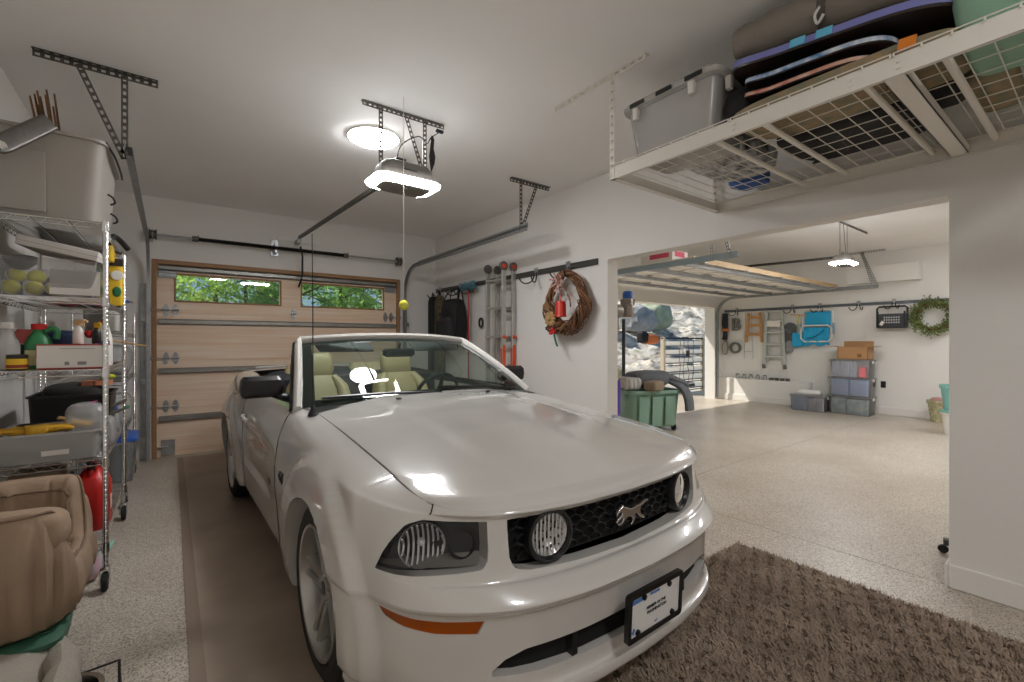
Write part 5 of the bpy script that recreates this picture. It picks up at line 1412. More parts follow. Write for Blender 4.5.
# ================================================================ OVERHEAD RACK
rk = thing('overhead_rack', 'white ceiling-hung storage rack with wire deck above the wall opening', 'overhead rack', (2.775, .66, 2.34))
RW, RL, BH = 1.22, 2.42, .075       # along X, along Y
for sx in (-1, 1):
    x = sx*RW/2
    b = MB().box((x-.002, -RL/2, 0), (x+.002, RL/2, BH)).box((min(x, x-sx*.04), -RL/2, BH-.003), (max(x, x-sx*.04), RL/2, BH)).box((min(x, x-sx*.018), -RL/2, 0), (max(x, x-sx*.018), RL/2, .003))
    b.build('side_beam', M_WHITEP, rk, smooth=False)
for sy in (-1, 1):
    y = sy*RL/2
    MB().box((-RW/2, y-.002, 0), (RW/2, y+.002, BH)).box((-RW/2, min(y, y-sy*.035), 0), (RW/2, max(y, y-sy*.035), .003)).build('end_beam', M_WHITEP, rk, smooth=False)
for y in (.60, .36, -.04, -.28, -.66, -.95):
    MB().tube([(-RW/2, y, BH-.022), (RW/2, y, BH-.022)], .014, 10).build('cross_tube', M_WHITEP, rk)
MB().box((-RW/2, -.185, .006), (RW/2, -.115, .010)).box((-RW/2, -.185, .006), (RW/2, -.181, .05)).box((-RW/2, -.119, .006), (RW/2, -.115, .05)).build('centre_channel', M_WHITEP, rk, smooth=False)
for (y0, y1) in ((.475, 1.19), (-.145, .465), (-1.19, -.155)):
    dk_ = MB(); n = int((y1-y0)/.078)
    for i in range(n+1): y = y0+(y1-y0)*i/n; dk_.tube([(-RW/2+.005, y, BH+.004), (RW/2-.005, y, BH+.004)], .0026, 5)
    for i in range(10): x = -RW/2+.02+(RW-.04)*i/9; dk_.tube([(x, y0, BH+.0), (x, y1, BH+.0)], .0026, 5)
    for i in range(n+1): y = y0+(y1-y0)*i/n; dk_.tube([(-RW/2-.003, y, BH+.012), (-RW/2-.006, y, BH-.006)], .0035, 5)
    dk_.tube([(-RW/2-.004, y0, BH+.010), (-RW/2-.004, y1, BH+.010)], .003, 5)
    dk_.build('wire_deck', M_WHITEP, rk)
for sx in (-1, 1):
    for sy in (-1, 1):
        x, y = sx*RW/2, sy*(RL/2-.01)
        p = MB(); p.perf((x+sx*.003, y, .0), (x+sx*.003, y, CEIL-2.34-.003), .036, .003, up=(1, 0, 0), pitch=.05)
        po_ = p.build('post', M_WHITEP, rk, smooth=False)
        MB().perf((x-sx*.015, y+sy*.018, .0), (x-sx*.015, y+sy*.018, CEIL-2.34-.003), .036, .003, up=(0, 1, 0), pitch=.05).build('post_flange', M_WHITEP, po_, smooth=False)
for sx in (-1, 1):
    for sy in (-1, 1):
        x = sx*RW/2-sx*.02; yy = sy*(RL/2-.01); a, b = yy-.24, yy+.52 if sy > 0 else yy+.24
        p = MB(); p.perf((x, a, CEIL-2.34-.004), (x, b, CEIL-2.34-.004), .04, .003, pitch=.055).perf((x+sx*.02, a, CEIL-2.34-.022), (x+sx*.02, b, CEIL-2.34-.022), .036, .003, up=(1, 0, 0), pitch=.055)
        p.build('ceiling_bracket', M_WHITEP, rk, smooth=False)
for y in (.47, .0, -.15, -.8):
    for sx in (-1, 1):
        MB().lathe([(.001, .006), (.006, .005), (.008, 0)], 10, T(sx*(RW/2+.002), y-.02, .05) @ RY(sx*PI/2)).build('bolt', M_WHITEP, rk)
        MB().lathe([(.001, .006), (.006, .005), (.008, 0)], 10, T(sx*(RW/2+.002), y-.02, .025) @ RY(sx*PI/2)).build('bolt', M_WHITEP, rk)
DZ_ = 2.34+BH+.016
# ---- things on the rack
o = thing('clear_tote', 'clear lidded tote at the far end of the overhead rack', 'tote', (2.425, 1.52, DZ_))
MB().tub(.34, .48, .40, .56, .30, .05, .004, .010).build('body', clear('clear_tote_plastic', 'f8f8f6', 'f4f2ee', .42, .2), o)
MB().rloft([(.42, .59, .06, .295), (.45, .62, .07, .30), (.46, .63, .07, .325), (.42, .59, .06, .345), (.36, .52, .05, .345)]).build('lid', clear('milky_lid', 'e6e5e0', 'e2dfd9', .6, .25), o)
for y in (-.18, 0, .18): MB().box((-.235, y-.05, .303), (-.229, y+.05, .325)).build('lid_slot', M_BLACK, o, smooth=False)
for x, y in ((-.212, -.16), (-.212, .2), (.1, -.305), (-.1, -.305)):
    MB().rloft([(.03, .03, .006, .23), (.036, .036, .008, .295)], M=T(x, y, 0)).build('latch_tab', M_WHITE, o)
MB().box((.0, -.292, .08), (.10, -.2905, .24)).build('printed_label', mat('label_grey', '7d7a76', .6), o, smooth=False)
one(MB().box((-.002, -.16, 0), (.002, .16, .17)), 'paper_folder', 'white paper folder inside the clear lidded tote', 'folder', M_WCARD, loc=(2.285, 1.47, DZ_+.02), rot=(0, .12, 0), smooth=False)
one(MB().pillow((0, 0, .09), (.10, .10, .18), lump=.01), 'orange_bottle', 'small orange item at the far end inside the clear lidded tote', 'item', mat('peach_plastic', 'd8a47c', .6), loc=(2.33, 1.68, DZ_+.01))
M_BLKCLOTH = mat('black_duffel', '1d1c1d', .75, bump=.3, bump_scale=40)
one(MB().pillow((0, 0, .12), (.34, .17, .20), lump=.02, seed=3), 'black_bag', 'crumpled black bag between the clear tote and the body boards', 'bag', M_BLKCLOTH, loc=(2.47, 1.17, DZ_+.002))
def board(name, label, loc, L_, W_, t_, rot, mt, me_, ms=None, cat='body board'):
    o = thing(name, label, cat, loc, rot=rot)
    out = []
    for i in range(40):
        a = 2*PI*i/40; c, s_ = math.cos(a), math.sin(a)
        out.append((W_/2*math.copysign(abs(c)**.55, c), L_/2*math.copysign(abs(s_)**.5, s_)*(1 if s_ < 0 else 1.0)-.0))
    def ring(k, z): return [(x*k, y*k, z+.16*(max(0, y-L_*.15)/(L_*.35))**2*.35) for x, y in out]
    P = [ring(.985, -t_/2), ring(1, -t_/2*.6), ring(1, t_/2*.6), ring(.985, t_/2)]
    mb = MB(); mb.grid(P[1:3], cv=True); e = mb.build('rail_edge', me_, o)
    mb = MB(); mb.grid([P[0], P[1]], cv=True); mb.f.append(tuple(range(40))[::-1]); mb.m.append(0); mb.build('slick_bottom', mt, o)
    mb = MB(); mb.grid([P[2], P[3]], cv=True); mb.f.append(tuple(40+i for i in range(40))); mb.m.append(0); mb.build('deck', ms or mt, o)
    if ms is None:
        for q_ in (.15, .38): MB().cbox((-W_/2-.001, L_*q_*.5-.08, .0+.004), (.004, .06, t_*.7)).build('edge_flash', mat('flash_cyan', '6cc3e6', .4), o)
    return o
M_BBLK = mat('board_black', '1c1a1b', .35, noise_amt=.5, noise_scale=5, col2='3a2a22')
board('body_board', 'top body board with black bottom and purple edge on the overhead rack', (2.42, .765, 2.62), .88, .46, .05, (.11, .10, .04), M_BBLK, mat('board_purple', '7f83c2', .4))
board('body_board', 'middle body board with blue striped edge on the overhead rack', (2.43, .83, 2.56), .62, .44, .03, (.07, .06, .0), M_BBLK, mat('board_blue', '2f78b5', .4, noise_amt=.8, noise_scale=22, col2='e4eaf0'), M_BBLK)
board('body_board', 'lower body board with red and white edge on the overhead rack', (2.43, .86, 2.51), .56, .42, .026, (.04, .03, .0), M_BBLK, mat('board_red', 'c23a24', .4, noise_amt=.8, noise_scale=9, col2='e8d7c0'), M_BBLK)
M_CAMO2 = mat('leaf_camo', '747c68', .8, noise_amt=.6, noise_scale=17, col2='a98a66')
one(MB().pillow((0, 0, .03), (.42, .86, .07), lump=.008, seed=8, e=.4), 'camo_mat', 'leaf camouflage folded pad lying on the wire deck under the body boards', 'pad', M_CAMO2, loc=(2.43, .76, DZ_+.005))
o = thing('chair_bag', 'rolled grey fabric bag lying on top of the body boards', 'bag', (2.36, .755, 2.81), rot=(.13, .0, .04))
mb = MB(); path = [(0, -.42+.84*i/20, 0) for i in range(21)]
mb.tube(path, [.02+.105*min(1, .35+math.sin(PI*min(1, max(0, (i+.7)/21.4)))**.4*.65)+.006*math.sin(i*1.7) for i in range(21)], 18, flat=.85)
mb.build('bag', mat('grey_canvas', '8d857b', .9, bump=.4, bump_scale=40), o)
MB().tube([(.118*math.cos(a), .02, .102*math.sin(a)) for a in [2*PI*i/28 for i in range(28)]], .012, 6, closed=True, up=(0, 1, 0), flat=1.6).build('strap', mat('strap_grey', '5b564f', .8), o)
MB().tube(crom([(-.12, .02, -.02), (-.135, .03, -.06), (-.12, .02, -.09), (-.125, .0, -.06)], 5), .006, 6).build('clip', M_WHITE, o)
one(MB().pillow((0, 0, .08), (.30, .34, .18), lump=.01, seed=5, e=.5), 'grey_cushion', 'grey fabric cushion lying beside the rolled grey bag on the overhead rack', 'cushion', mat('grey_cushion', '7f786e', .9, bump=.3, bump_scale=60), loc=(2.78, .50, DZ_+.28))
one(MB().pillow((0, 0, .12), (.40, .22, .26), lump=.03, seed=13), 'black_bag', 'crumpled black bag between the body boards and the pale green tote', 'bag', M_BLKCLOTH, loc=(2.80, .50, DZ_+.02))
one(MB().box((-.003, -.026, 0), (.003, .026, .045)), 'orange_tag', 'orange tag standing at the rack edge before the pale green tote', 'tag', mat('orange_tag', 'e08024', .6), loc=(2.19, .475, DZ_+.005), rot=(.1, .1, 0), smooth=False)
o = thing('storage_tote', 'pale green plastic tote at the near end of the overhead rack', 'tote', (2.46, .09, DZ_))
MB().tub(.42, .52, .50, .60, .36, .06, .005, .016).build('body', mat('pale_green_plastic', '87ad94', .45), o)
MB().rloft([(.52, .62, .07, .352), (.55, .65, .075, .36), (.55, .65, .075, .385), (.48, .58, .06, .40)]).build('lid', mat('pale_green_lid', '7ba38a', .45), o)
o = thing('flat_bag', 'black flat bag on the wire deck seen from below behind the body boards', 'bag', (2.98, .88, DZ_+.012))
MB().pillow((0, 0, .09), (.56, .62, .18), lump=.02, seed=17, e=.4).build('bag', M_BLKCLOTH, o)
MB().tube(crom([(-.2, -.2, .005), (-.1, .0, .002), (.1, .05, .002), (.2, .25, .005)], 6), .012, 6).build('strap', mat('strap_dark', '3b3b3d', .7), o)
one(MB().pillow((0, 0, .08), (.52, .40, .16), lump=.02, seed=19, e=.45), 'patterned_bag', 'white and black patterned bag on the far end of the wire deck', 'bag', mat('bw_pattern', 'dcdcdc', .7, noise_amt=.9, noise_scale=9, stretch=(1, 3, 1), col2='161618'), loc=(2.92, 1.50, DZ_+.015))
one(MB().pillow((0, 0, .06), (.18, .24, .12), lump=.012, seed=23, e=.5), 'blue_bag', 'blue bundle at the wall side of the wire deck', 'bag', mat('blue_cloth', '3f5f9c', .8), loc=(3.26, 1.56, DZ_))
one(MB().pillow((0, 0, .05), (.46, .16, .11), lump=.01, seed=29, e=.45), 'camo_pouch', 'camouflage pouch on the wire deck beside the centre channel', 'pouch', M_CAMO2, loc=(2.92, .33, DZ_+.006))
one(MB().rloft([(.50, .06, .01, 0), (.50, .06, .01, .04)]), 'wood_board', 'narrow wooden board on the wire deck under the pale green tote end', 'board', M_WOOD, loc=(3.02, .10, DZ_))
o = thing('folding_stool', 'black folding stool with grey tube frame on the near end of the wire deck', 'stool', (3.02, -.22, DZ_))
MB().box((-.22, -.20, .03), (.22, .20, .05)).build('seat', M_BLKCLOTH, o, bevel=.006)
for y in (-.15, .15): MB().tube(crom([(-.22, y, .01), (.0, y+.02, .012), (.22, y, .01)], 5), .012, 8).build('leg', M_STEEL, o)
# ================================================================ SECOND BAY
M_DOORW = mat('cream_door_panel', 'f4f0e8', .5)
d2 = thing('sectional_door', 'white sectional garage door rolled up flat under the ceiling of the second bay', 'garage door', (7.64, 5.40, 2.36))
for k in range(4):
    y1 = -.02-.55*k; y0 = y1-.54
    s_ = MB().box((-2.43, y0, 0), (2.43, y1, .045))
    for xx in np.linspace(-2.43, 2.43, 9): s_.box((xx-.03, y0, -.012), (xx+.03, y1, 0))
    s_.box((-2.43, y0, -.012), (2.43, y0+.05, 0)).box((-2.43, y1-.05, -.012), (2.43, y1, 0))
    s_.build('door_section', M_DOORW, d2, smooth=False)
    if k == 3: MB().box((-2.43, y0-.008, -.014), (2.43, y0, .055)).build('end_stile', mat('pale_plank', 'b59b76', .6), d2, smooth=False)
    MB().prism([(y0+.08, -.012), (y0+.095, -.055), (y0+.135, -.055), (y0+.15, -.012)], -2.42, 2.42, 'x').build('door_strut', M_STEEL, d2, smooth=False)
    for xx in (-2.2, -1.1, 0, 1.1, 2.2):
        MB().box((xx-.03, y0-.05, -.02), (xx+.03, y0+.06, -.012)).cyl((xx-.04, y0-.005, -.022), (xx+.04, y0-.005, -.022), .01, 8).build('hinge', M_STEEL, d2)
for x, lab in ((5.16, 'galvanised door track at the near side of the rolled up door of the second bay'), (10.19, 'galvanised door track along the far wall of the second bay')):
    t = thing('door_track', lab, 'door track', (x, 5.6, 0), group='second bay door tracks')
    sg = 1 if x < 7 else -1
    p = MB()
    pth = [(0, 0, .05), (0, 0, 1.95)]+[(0, -.38+.38*math.cos(a), 1.95+.38*math.sin(a)) for a in [PI/2*i/8 for i in range(1, 9)]]+[(0, -3.0, 2.34)]
    P = []
    for i, q in enumerate(pth):
        a = V(pth[max(i-1, 0)]); b = V(pth[min(i+1, len(pth)-1)]); tg = (b-a).normalized(); nr = V((1, 0, 0)).cross(tg)
        P.append([V(q)+V((ox*sg, 0, 0))+nr*on for ox, on in ((0, -.03), (.03, -.03), (.03, -.027), (.003, -.027), (.003, .027), (.03, .027), (.03, .03), (0, .03))])
    p.grid(P, cv=True); p.build('channel', M_STEEL, t, angle=30)
    MB().bar((-.01*sg, -.4, 2.34), (-.01*sg, -3.0, 2.34), .004, .075).build('stiffener', mat('zinc_blue', '9fb2bd', .35, .7), t, smooth=False)
    h = MB()
    for yy in ((-2.70, -2.92) if x < 7 else (-2.93, -2.99)): h.perf((-.014*sg, yy, 2.33), (-.014*sg, yy if yy > -2.8 else -2.75, CEIL-.01), .04, .003, up=(1, 0, 0))
    h.build('hanger', M_STEEL, t, smooth=False)
    MB().perf((-.014*sg, -3.1, CEIL-.02), (-.014*sg, -2.45, CEIL-.02), .036, .003, up=(1, 0, 0)).build('ceiling_angle', M_STEEL, t, smooth=False)
# boxes and boards stored above the rolled-up door
o = thing('flat_box', 'white box with pink print stored above the rolled up door', 'box', (5.42, 3.75, 2.405))
MB().box((-.18, -.25, 0), (.18, .25, .14)).build('carton', M_WCARD, o, bevel=.004)
MB().box((-.1815, -.20, .05), (-.18, .10, .13)).box((-.12, -.2515, .06), (.10, -.25, .13)).build('pink_print', mat('pink_print', 'd9566f', .6), o, smooth=False)
one(MB().rloft([(.34, .4, .01, 0), (.34, .4, .01, .12)]), 'yellow_box', 'yellow box stored above the rolled up door', 'box', mat('yellow_card', 'd9a33e', .7), loc=(5.95, 3.75, 2.405))
one(MB().rloft([(3.1, .14, .01, 0), (3.1, .14, .01, .04)]), 'wood_plank', 'long pale plank lying on top of the rolled up door', 'plank', mat('pale_plank', 'b59b76', .6), loc=(7.9, 3.45, 2.405))
one(MB().rloft([(.10, 1.8, .01, 0), (.10, 1.8, .01, .04)]), 'wood_plank', 'short pale plank lying crosswise on the rolled up door', 'plank', MATS['pale_plank'], loc=(6.6, 4.35, 2.405))
# rail and hooks
o = thing('tool_rail', 'grey metal tool rail along the far wall of the second bay', 'tool rail', (XF, 1.2, 2.02))
MB().box((-.018, 0, 0), (-.0005, 4.4, .055)).box((-.026, 0, .04), (-.018, 4.4, .052)).build('rail', mat('rail_bluegrey', '6c7178', .45, .4), o, bevel=.002)
wk = lambda y, lab: copy_thing(hk, (XF-.02, y, 2.03), label=lab, group='hooks on the far wall rail')
wk(2.97, 'empty double hook on the far wall rail between blue chair and black crate')
wk(3.62, 'double hook on the far wall rail above the blue folding chair')
wk(4.12, 'double hook on the far wall rail above the grey racket')
wk(2.44, 'double hook on the far wall rail above the black crate')
wk(5.30, 'double hook on the far wall rail above the metal letters')
XW = XF-.03
# metal letters
M_LET = mat('letter_grey', '6f6d69', .5, .4)
def letter(ch, y, z, sz, label):
    o = thing('metal_letter', label, 'letter', (XW-.03, y, z), group=None)
    text_mesh(ch, sz, 'letter_face', M_LET, o, RZ(-PI/2) @ RX(PI/2), .02, True)
    return o
letter('B', 5.30, 1.72, .40, 'grey metal letter B hanging on the far wall near the open door')
letter('O', 5.32, 1.18, .36, 'grey metal letter O hanging on the far wall below the letter B')
M_STRAP = mat('black_strap', '2a2a2c', .7)
o = thing('strap_bundle', 'black straps with orange band hanging at the open door end of the far wall rail', 'straps', (XW-.04, 5.55, 2.0))
for k in range(5): MB().tube(crom([(0, -.05+.025*k, 0), (-.01, -.06+.03*k, -.25), (.0, -.04+.02*k, -.5), (-.01, -.05+.03*k, -.62)], 5), .016, 6, flat=.5).build('strap', M_STRAP, o)
MB().box((-.03, -.09, -.42), (.02, .08, -.36)).build('band', mat('orange_band', 'c9783a', .6), o, bevel=.01)
o = thing('rope_coil', 'pale rope coil hanging on the far wall below the black straps', 'rope', (XW-.04, 5.55, 1.2))
for k in range(4): MB().tube([(.01*k-.02, (.06+.004*k)*math.cos(a), (.15+.008*k)*math.sin(a)) for a in [2*PI*i/30 for i in range(30)]], .010, 6, closed=True).build('rope_loop', mat('rope_grey', '8f8b84', .9), o)
o = thing('wire_stand', 'thin wire frame hanging on the far wall beside the letter B', 'wire frame', (XW-.02, 5.02, .95))
MB().tube([(0, .10, 0), (0, .06, 1.05), (0, -.06, 1.05), (0, -.10, 0)], .006, 6).tube([(0, .10, .16), (0, -.10, .16)], .005, 6).build('wire', M_STEEL, o)
# wooden step ladder (small)
M_LWOOD = mat('ladder_wood', 'c48f55', .6, noise_amt=.2, noise_scale=8)
o = thing('wooden_ladder', 'short wooden ladder hanging on the far wall rail', 'ladder', (XW-.05, 4.885, 1.32), rot=(0, 0, 0))
for e in (-1, 1): MB().bar((0, e*.17, 0), (0, e*.125, .66), .05, .03, up=(1, 0, 0)).build('rail', M_LWOOD, o)
for z in (.18, .38, .56): MB().rbox((0, 0, z), (.045, .28, .055), .008).build('rung', M_LWOOD, o)
# aluminium step ladder
o = thing('step_ladder', 'folded aluminium step ladder hanging on the far wall rail', 'step ladder', (XW-.07, 4.45, .80))
for e in (-1, 1):
    MB().bar((0, e*.21, 0), (0, e*.15, 1.20), .06, .032, up=(1, 0, 0)).build('rail', M_ALU, o)
    MB().rbox((0, e*.212, .0), (.08, .05, .10), .01).build('foot', M_DSTEEL, o)
    MB().bar((.045, e*.15, .08), (.045, e*.13, 1.15), .03, .02, up=(1, 0, 0)).build('rear_leg', M_ALU, o)
for z in (.22, .48, .74, .98): MB().rbox((-.015, 0, z), (.08, .34, .04), .008).build('step', M_ALU, o)
MB().rbox((0, 0, 1.19), (.10, .34, .04), .01).build('top_cap', M_ALU, o)
MB().box((-.062, -.14, .86), (-.058, .12, .98)).build('sign_panel', M_WCARD, o, smooth=False)
# racket shaped snowshoe
o = thing('racket', 'grey racket in a dark cover hanging on the far wall rail', 'racket', (XW-.04, 4.15, 1.12))
MB().prism([(.155*math.cos(a)*(1 if math.sin(a) > 0 else 1), .40+.22*math.sin(a)) for a in [2*PI*i/32 for i in range(32)]], -.02, .02, 'x').build('head_cover', mat('cover_grey', '55585c', .7), o, bevel=.01)
MB().prism([(-.05, .24), (.05, .24), (.075, .1), (.06, .0), (-.06, 0), (-.075, .1)], -.03, .02, 'x').build('handle_cover', mat('cover_light', '8b8d8f', .7), o, bevel=.01)
for k in range(5): MB().bar((-.022, -.11+.02*k, .30+.02*k), (-.022, .05+.02*k, .46+.01*k), .012, .004, up=(1, 0, 0)).build('stripe', M_WHITE, o)
o = thing('bow_saw', 'yellow tool hanging between the racket and the blue chair', 'tool', (XW-.05, 4.02, 1.45), rot=(.1, 0, 0))
MB().cyl((0, 0, 0), (0, 0, .46), .013, 8).build('handle', mat('tool_lime', 'c9c060', .5), o)
MB().bar((0, -.16, .44), (0, .16, .44), .03, .02).build('cross_bar', M_LWOOD, o)
o = thing('blue_pouch', 'crumpled bright blue pouch hanging left of the blue folding chair', 'pouch', (XW-.06, 3.98, 1.22))
MB().pillow((0, 0, .16), (.10, .24, .30), lump=.03, seed=2).build('pouch', mat('bright_blue_cloth', '1da3d4', .6, bump=.3, bump_scale=20), o)
# folding chair
M_BLUEC = MATS['bright_blue_cloth']
o = thing('folding_chair', 'folded beach chair with bright blue cloth hanging on the far wall rail', 'chair', (XW-.08, 3.64, 1.24))
def loop(w, z0, z1, x, r): 
    return [(x, -w, z0+.06), (x, -w, z1-.06), (x, -w+.06, z1), (x, w-.06, z1), (x, w, z1-.06), (x, w, z0+.06), (x, w-.06, z0), (x, -w+.06, z0)]
MB().tube(loop(.265, .16, .74, .04, 0), .016, 8, closed=True).build('back_frame', M_WHITEP, o)
MB().tube(loop(.27, .10, .42, -.05, 0), .016, 8, closed=True).build('seat_frame', M_WHITEP, o)
MB().rbox((.035, 0, .55), (.03, .46, .30), .012).build('back_cloth', M_BLUEC, o)
P = [[(-.02-.05*math.sin(PI*j/12)-.012*math.sin(i*1.3), -.23+.46*i/14, .38-.36*j/12+.02*math.sin(i*.9)*(j/12)) for j in range(13)] for i in range(15)]
MB().grid(P).grid([[V(p)+V((.012, 0, 0)) for p in r] for r in P], flip=True).build('seat_cloth', M_BLUEC, o)
for e in (-1, 1): MB().rbox((-.03, e*.30, .36), (.05, .05, .22), .015).build('arm_rest', mat('arm_bluegrey', '8fa5b5', .5), o)
MB().tube(crom([(-.07, -.15, .33), (-.09, 0, .20), (-.08, .16, .16)], 6), .012, 6).build('strap', mat('strap_blue', '156f92', .7), o)
# black crate
o = thing('plastic_crate', 'black folding plastic crate hanging on the far wall rail', 'crate', (XW-.10, 2.445, 1.58))
MB().rloft([(.10, .40, .02, 0), (.12, .44, .02, .02), (.12, .44, .02, .26)]).build('body', mat('crate_black', '3a3d42', .5), o)
MB().tube([(0, -.215, .2), (0, -.215, .36), (0, -.18, .39), (0, .18, .39), (0, .215, .36), (0, .215, .2)], .016, 8).build('handle', M_BLACK, o)
for e in (-.19, .19): MB().box((-.068, e-.014, .01), (-.058, e+.014, .30)).build('side_post', M_BLACK, o, bevel=.003)
g_ = MB()
for i in range(7):
    for j in range(3): g_.box((-.064, -.12+.034*i, .09+.045*j), (-.0605, -.10+.034*i, .115+.045*j))
g_.build('grille_slots', mat('slot_pale', 'b9bbbd', .6), o, smooth=False)
MB().cbox((-.062, .13, .09), (.003, .05, .08), (.5, 0, 0)).build('hang_tag', M_WCARD, o, smooth=False)
# green wreath
o = thing('leaf_wreath', 'green leafy wreath hanging at the near end of the far wall rail', 'wreath', (XW-.115, 1.89, 1.77))
M_LEAFW = mat('wreath_leaf', '7f8e4e', .7, noise_amt=.4, noise_scale=25, col2='515f30')
mb = MB(); rg_ = random.Random(5)
for k in range(1500):
    a = rg_.uniform(0, 2*PI); r_ = .225+rg_.gauss(0, .042); x = rg_.gauss(0, .035)
    p = V((x, r_*math.cos(a), r_*math.sin(a))); dr_ = V((rg_.uniform(-1, 1), math.cos(a+rg_.uniform(-1.4, 1.4)), math.sin(a+rg_.uniform(-1.4, 1.4)))).normalized()
    sd = dr_.cross(V((rg_.uniform(-1, 1), rg_.uniform(-1, 1), rg_.uniform(-1, 1)))).normalized(); l = rg_.uniform(.04, .075)
    mb.add([p, p+dr_*l*.5+sd*.011, p+dr_*l, p+dr_*l*.5-sd*.011], [(0, 1, 2, 3)])
mb.build('leaves', M_LEAFW, o)
MB().tube([(.0, .225*math.cos(a), .225*math.sin(a)) for a in [2*PI*i/40 for i in range(40)]], .022, 8, closed=True).build('ring', M_TWIG, o)
# jars and shoes along the ledge
def ledge_jar(y, r, h, lab, grp):
    j = thing('ledge_jar', lab, 'jar', (XF-.09, y, .5), group=grp)
    MB().lathe([(.001, 0), (r, 0), (r*1.02, .004), (r*1.02, h*.75), (r*.75, h*.88), (r*.75, h), (.001, h)], 16).build('jar', MATS['clear_bin'], j)
    MB().lathe([(r*.8, h*.86), (r*.82, h*1.05), (.001, h*1.06)], 16).build('lid', M_DSTEEL, j)
    return j
for k in range(5): ledge_jar(5.25-.15*k, .036, .10, 'small grey lidded jar in the row on the wall ledge', 'jars on the wall ledge')
for k in range(4): 
    j = thing('ledge_cup', 'low metal cup in the row on the wall ledge nearer the clear bins', 'cup', (XF-.09, 4.52-.11*k, .5), group='cups on the wall ledge')
    MB().lathe([(.001, 0), (.035, 0), (.042, .055), (.038, .055), (.032, .006), (.001, .006)], 16).build('cup', M_DSTEEL, j)
    MB().tube([(0, .04, .045), (0, .065, .04), (0, .065, .015), (0, .038, .01)], .005, 6).build('handle', M_DSTEEL, j)
# clear bins
M_BINC = clear('bin_clear_blue', 'fdfdff', 'f6f8fc', .10, .15)
def bin_(name, label, loc, w, d, h, fills, rz=0., grp=None):
    o = thing(name, label, 'bin', loc, rz)
    MB().tub(w-.06, d-.06, w-.026, d-.026, h-.02, .03, .003, .012).build('body', M_BINC, o)
    MB().rloft([(w-.01, d-.01, .035, h-.022), (w, d, .04, h-.018), (w, d, .04, h-.006), (w-.05, d-.05, .03, h)]).build('lid', clear('bin_lid', 'fafcfd', 'f6f8fc', .2, .2) if 'bin_lid' not in MATS else MATS['bin_lid'], o)
    for e in (-1, 1): MB().rbox((0, e*(d/2-.006), h-.05), (.10, .014, .05), .005).build('latch', M_WHITE, o)
    for (lo, hi, m) in fills: MB().rloft([(hi[0]-lo[0], hi[1]-lo[1], .015, lo[2]), (hi[0]-lo[0], hi[1]-lo[1], .015, hi[2])], M=T((lo[0]+hi[0])/2, (lo[1]+hi[1])/2, 0)).build('contents', m, o)
    return o
F_BLUE = mat('fill_blue', 'b4cdf2', .8); F_PALE = mat('fill_pale', 'eef2f6', .8, noise_amt=.5, noise_scale=16, stretch=(1, 5, .3), col2='a9b6c8'); F_MIX = mat('fill_mix', 'e2f0ea', .8, noise_amt=.5, noise_scale=9, col2='8fb6bf'); F_PINK = mat('fill_pink', 'e77f86', .7)
XS = 10.12
bin_('storage_bin', 'low clear bin with blue contents on the floor by the wall ledge', (9.97, 3.60, 0), .40, .62, .31, [((-.16, 0.01, .01), (.16, .26, .27), F_BLUE), ((-.16, -.26, .01), (.16, -.01, .25), F_PALE)])
one(MB().pillow((0, 0, .04), (.24, .40, .09), lump=.012), 'folded_cloth', 'folded white cloth lying on the low clear bin', 'cloth', mat('white_cloth', 'e6e4e2', .9), loc=(9.97, 3.62, .312))
bin_('storage_bin', 'bottom clear bin of the stack with green and white contents', (XS, 2.97, 0), .42, .66, .34, [((-.17, .05, .01), (.17, .28, .30), F_MIX), ((-.17, -.28, .01), (.17, .03, .28), F_MIX)])
bin_('storage_bin', 'middle clear bin of the stack with blue contents', (XS, 2.97, .342), .42, .66, .34, [((-.17, .01, .01), (.17, .28, .30), F_BLUE), ((-.17, -.28, .01), (.17, -.01, .30), F_BLUE)])
bin_('storage_bin', 'top clear bin of the stack with striped contents and a pink bottle', (XS, 2.97, .684), .42, .64, .33, [((-.17, -.12, .01), (.17, .27, .29), F_PALE), ((-.19, -.26, .01), (-.05, -.15, .20), F_PINK)])
o = thing('cardboard_box', 'open cardboard box on top of the stacked clear bins', 'box', (XS, 2.92, 1.016))
w_, d_, h_ = .34, .46, .22
MB().box((-w_/2, -d_/2, 0), (w_/2, d_/2, .006)).box((-w_/2, -d_/2, 0), (-w_/2+.006, d_/2, h_)).box((w_/2-.006, -d_/2, 0), (w_/2, d_/2, h_)).box((-w_/2, -d_/2, 0), (w_/2, -d_/2+.006, h_)).box((-w_/2, d_/2-.006, 0), (w_/2, d_/2, h_)).build('carton', M_CARD, o, smooth=False)
MB().cbox((w_/2+.01, 0, h_+.05), (.006, d_, .12), (0, .15, 0)).build('flap', M_CARD, o, smooth=False)
for e in (-1, 1): MB().cbox((0, e*(d_/2+.06), h_+.01), (w_, .13, .006), (e*.12, 0, 0)).build('flap', M_CARD, o, smooth=False)
MB().box((-w_/2-.001, -.14, .04), (-w_/2, -.08, .10)).build('printed_mark', mat('card_print', '7a4f2e', .7), o, smooth=False)
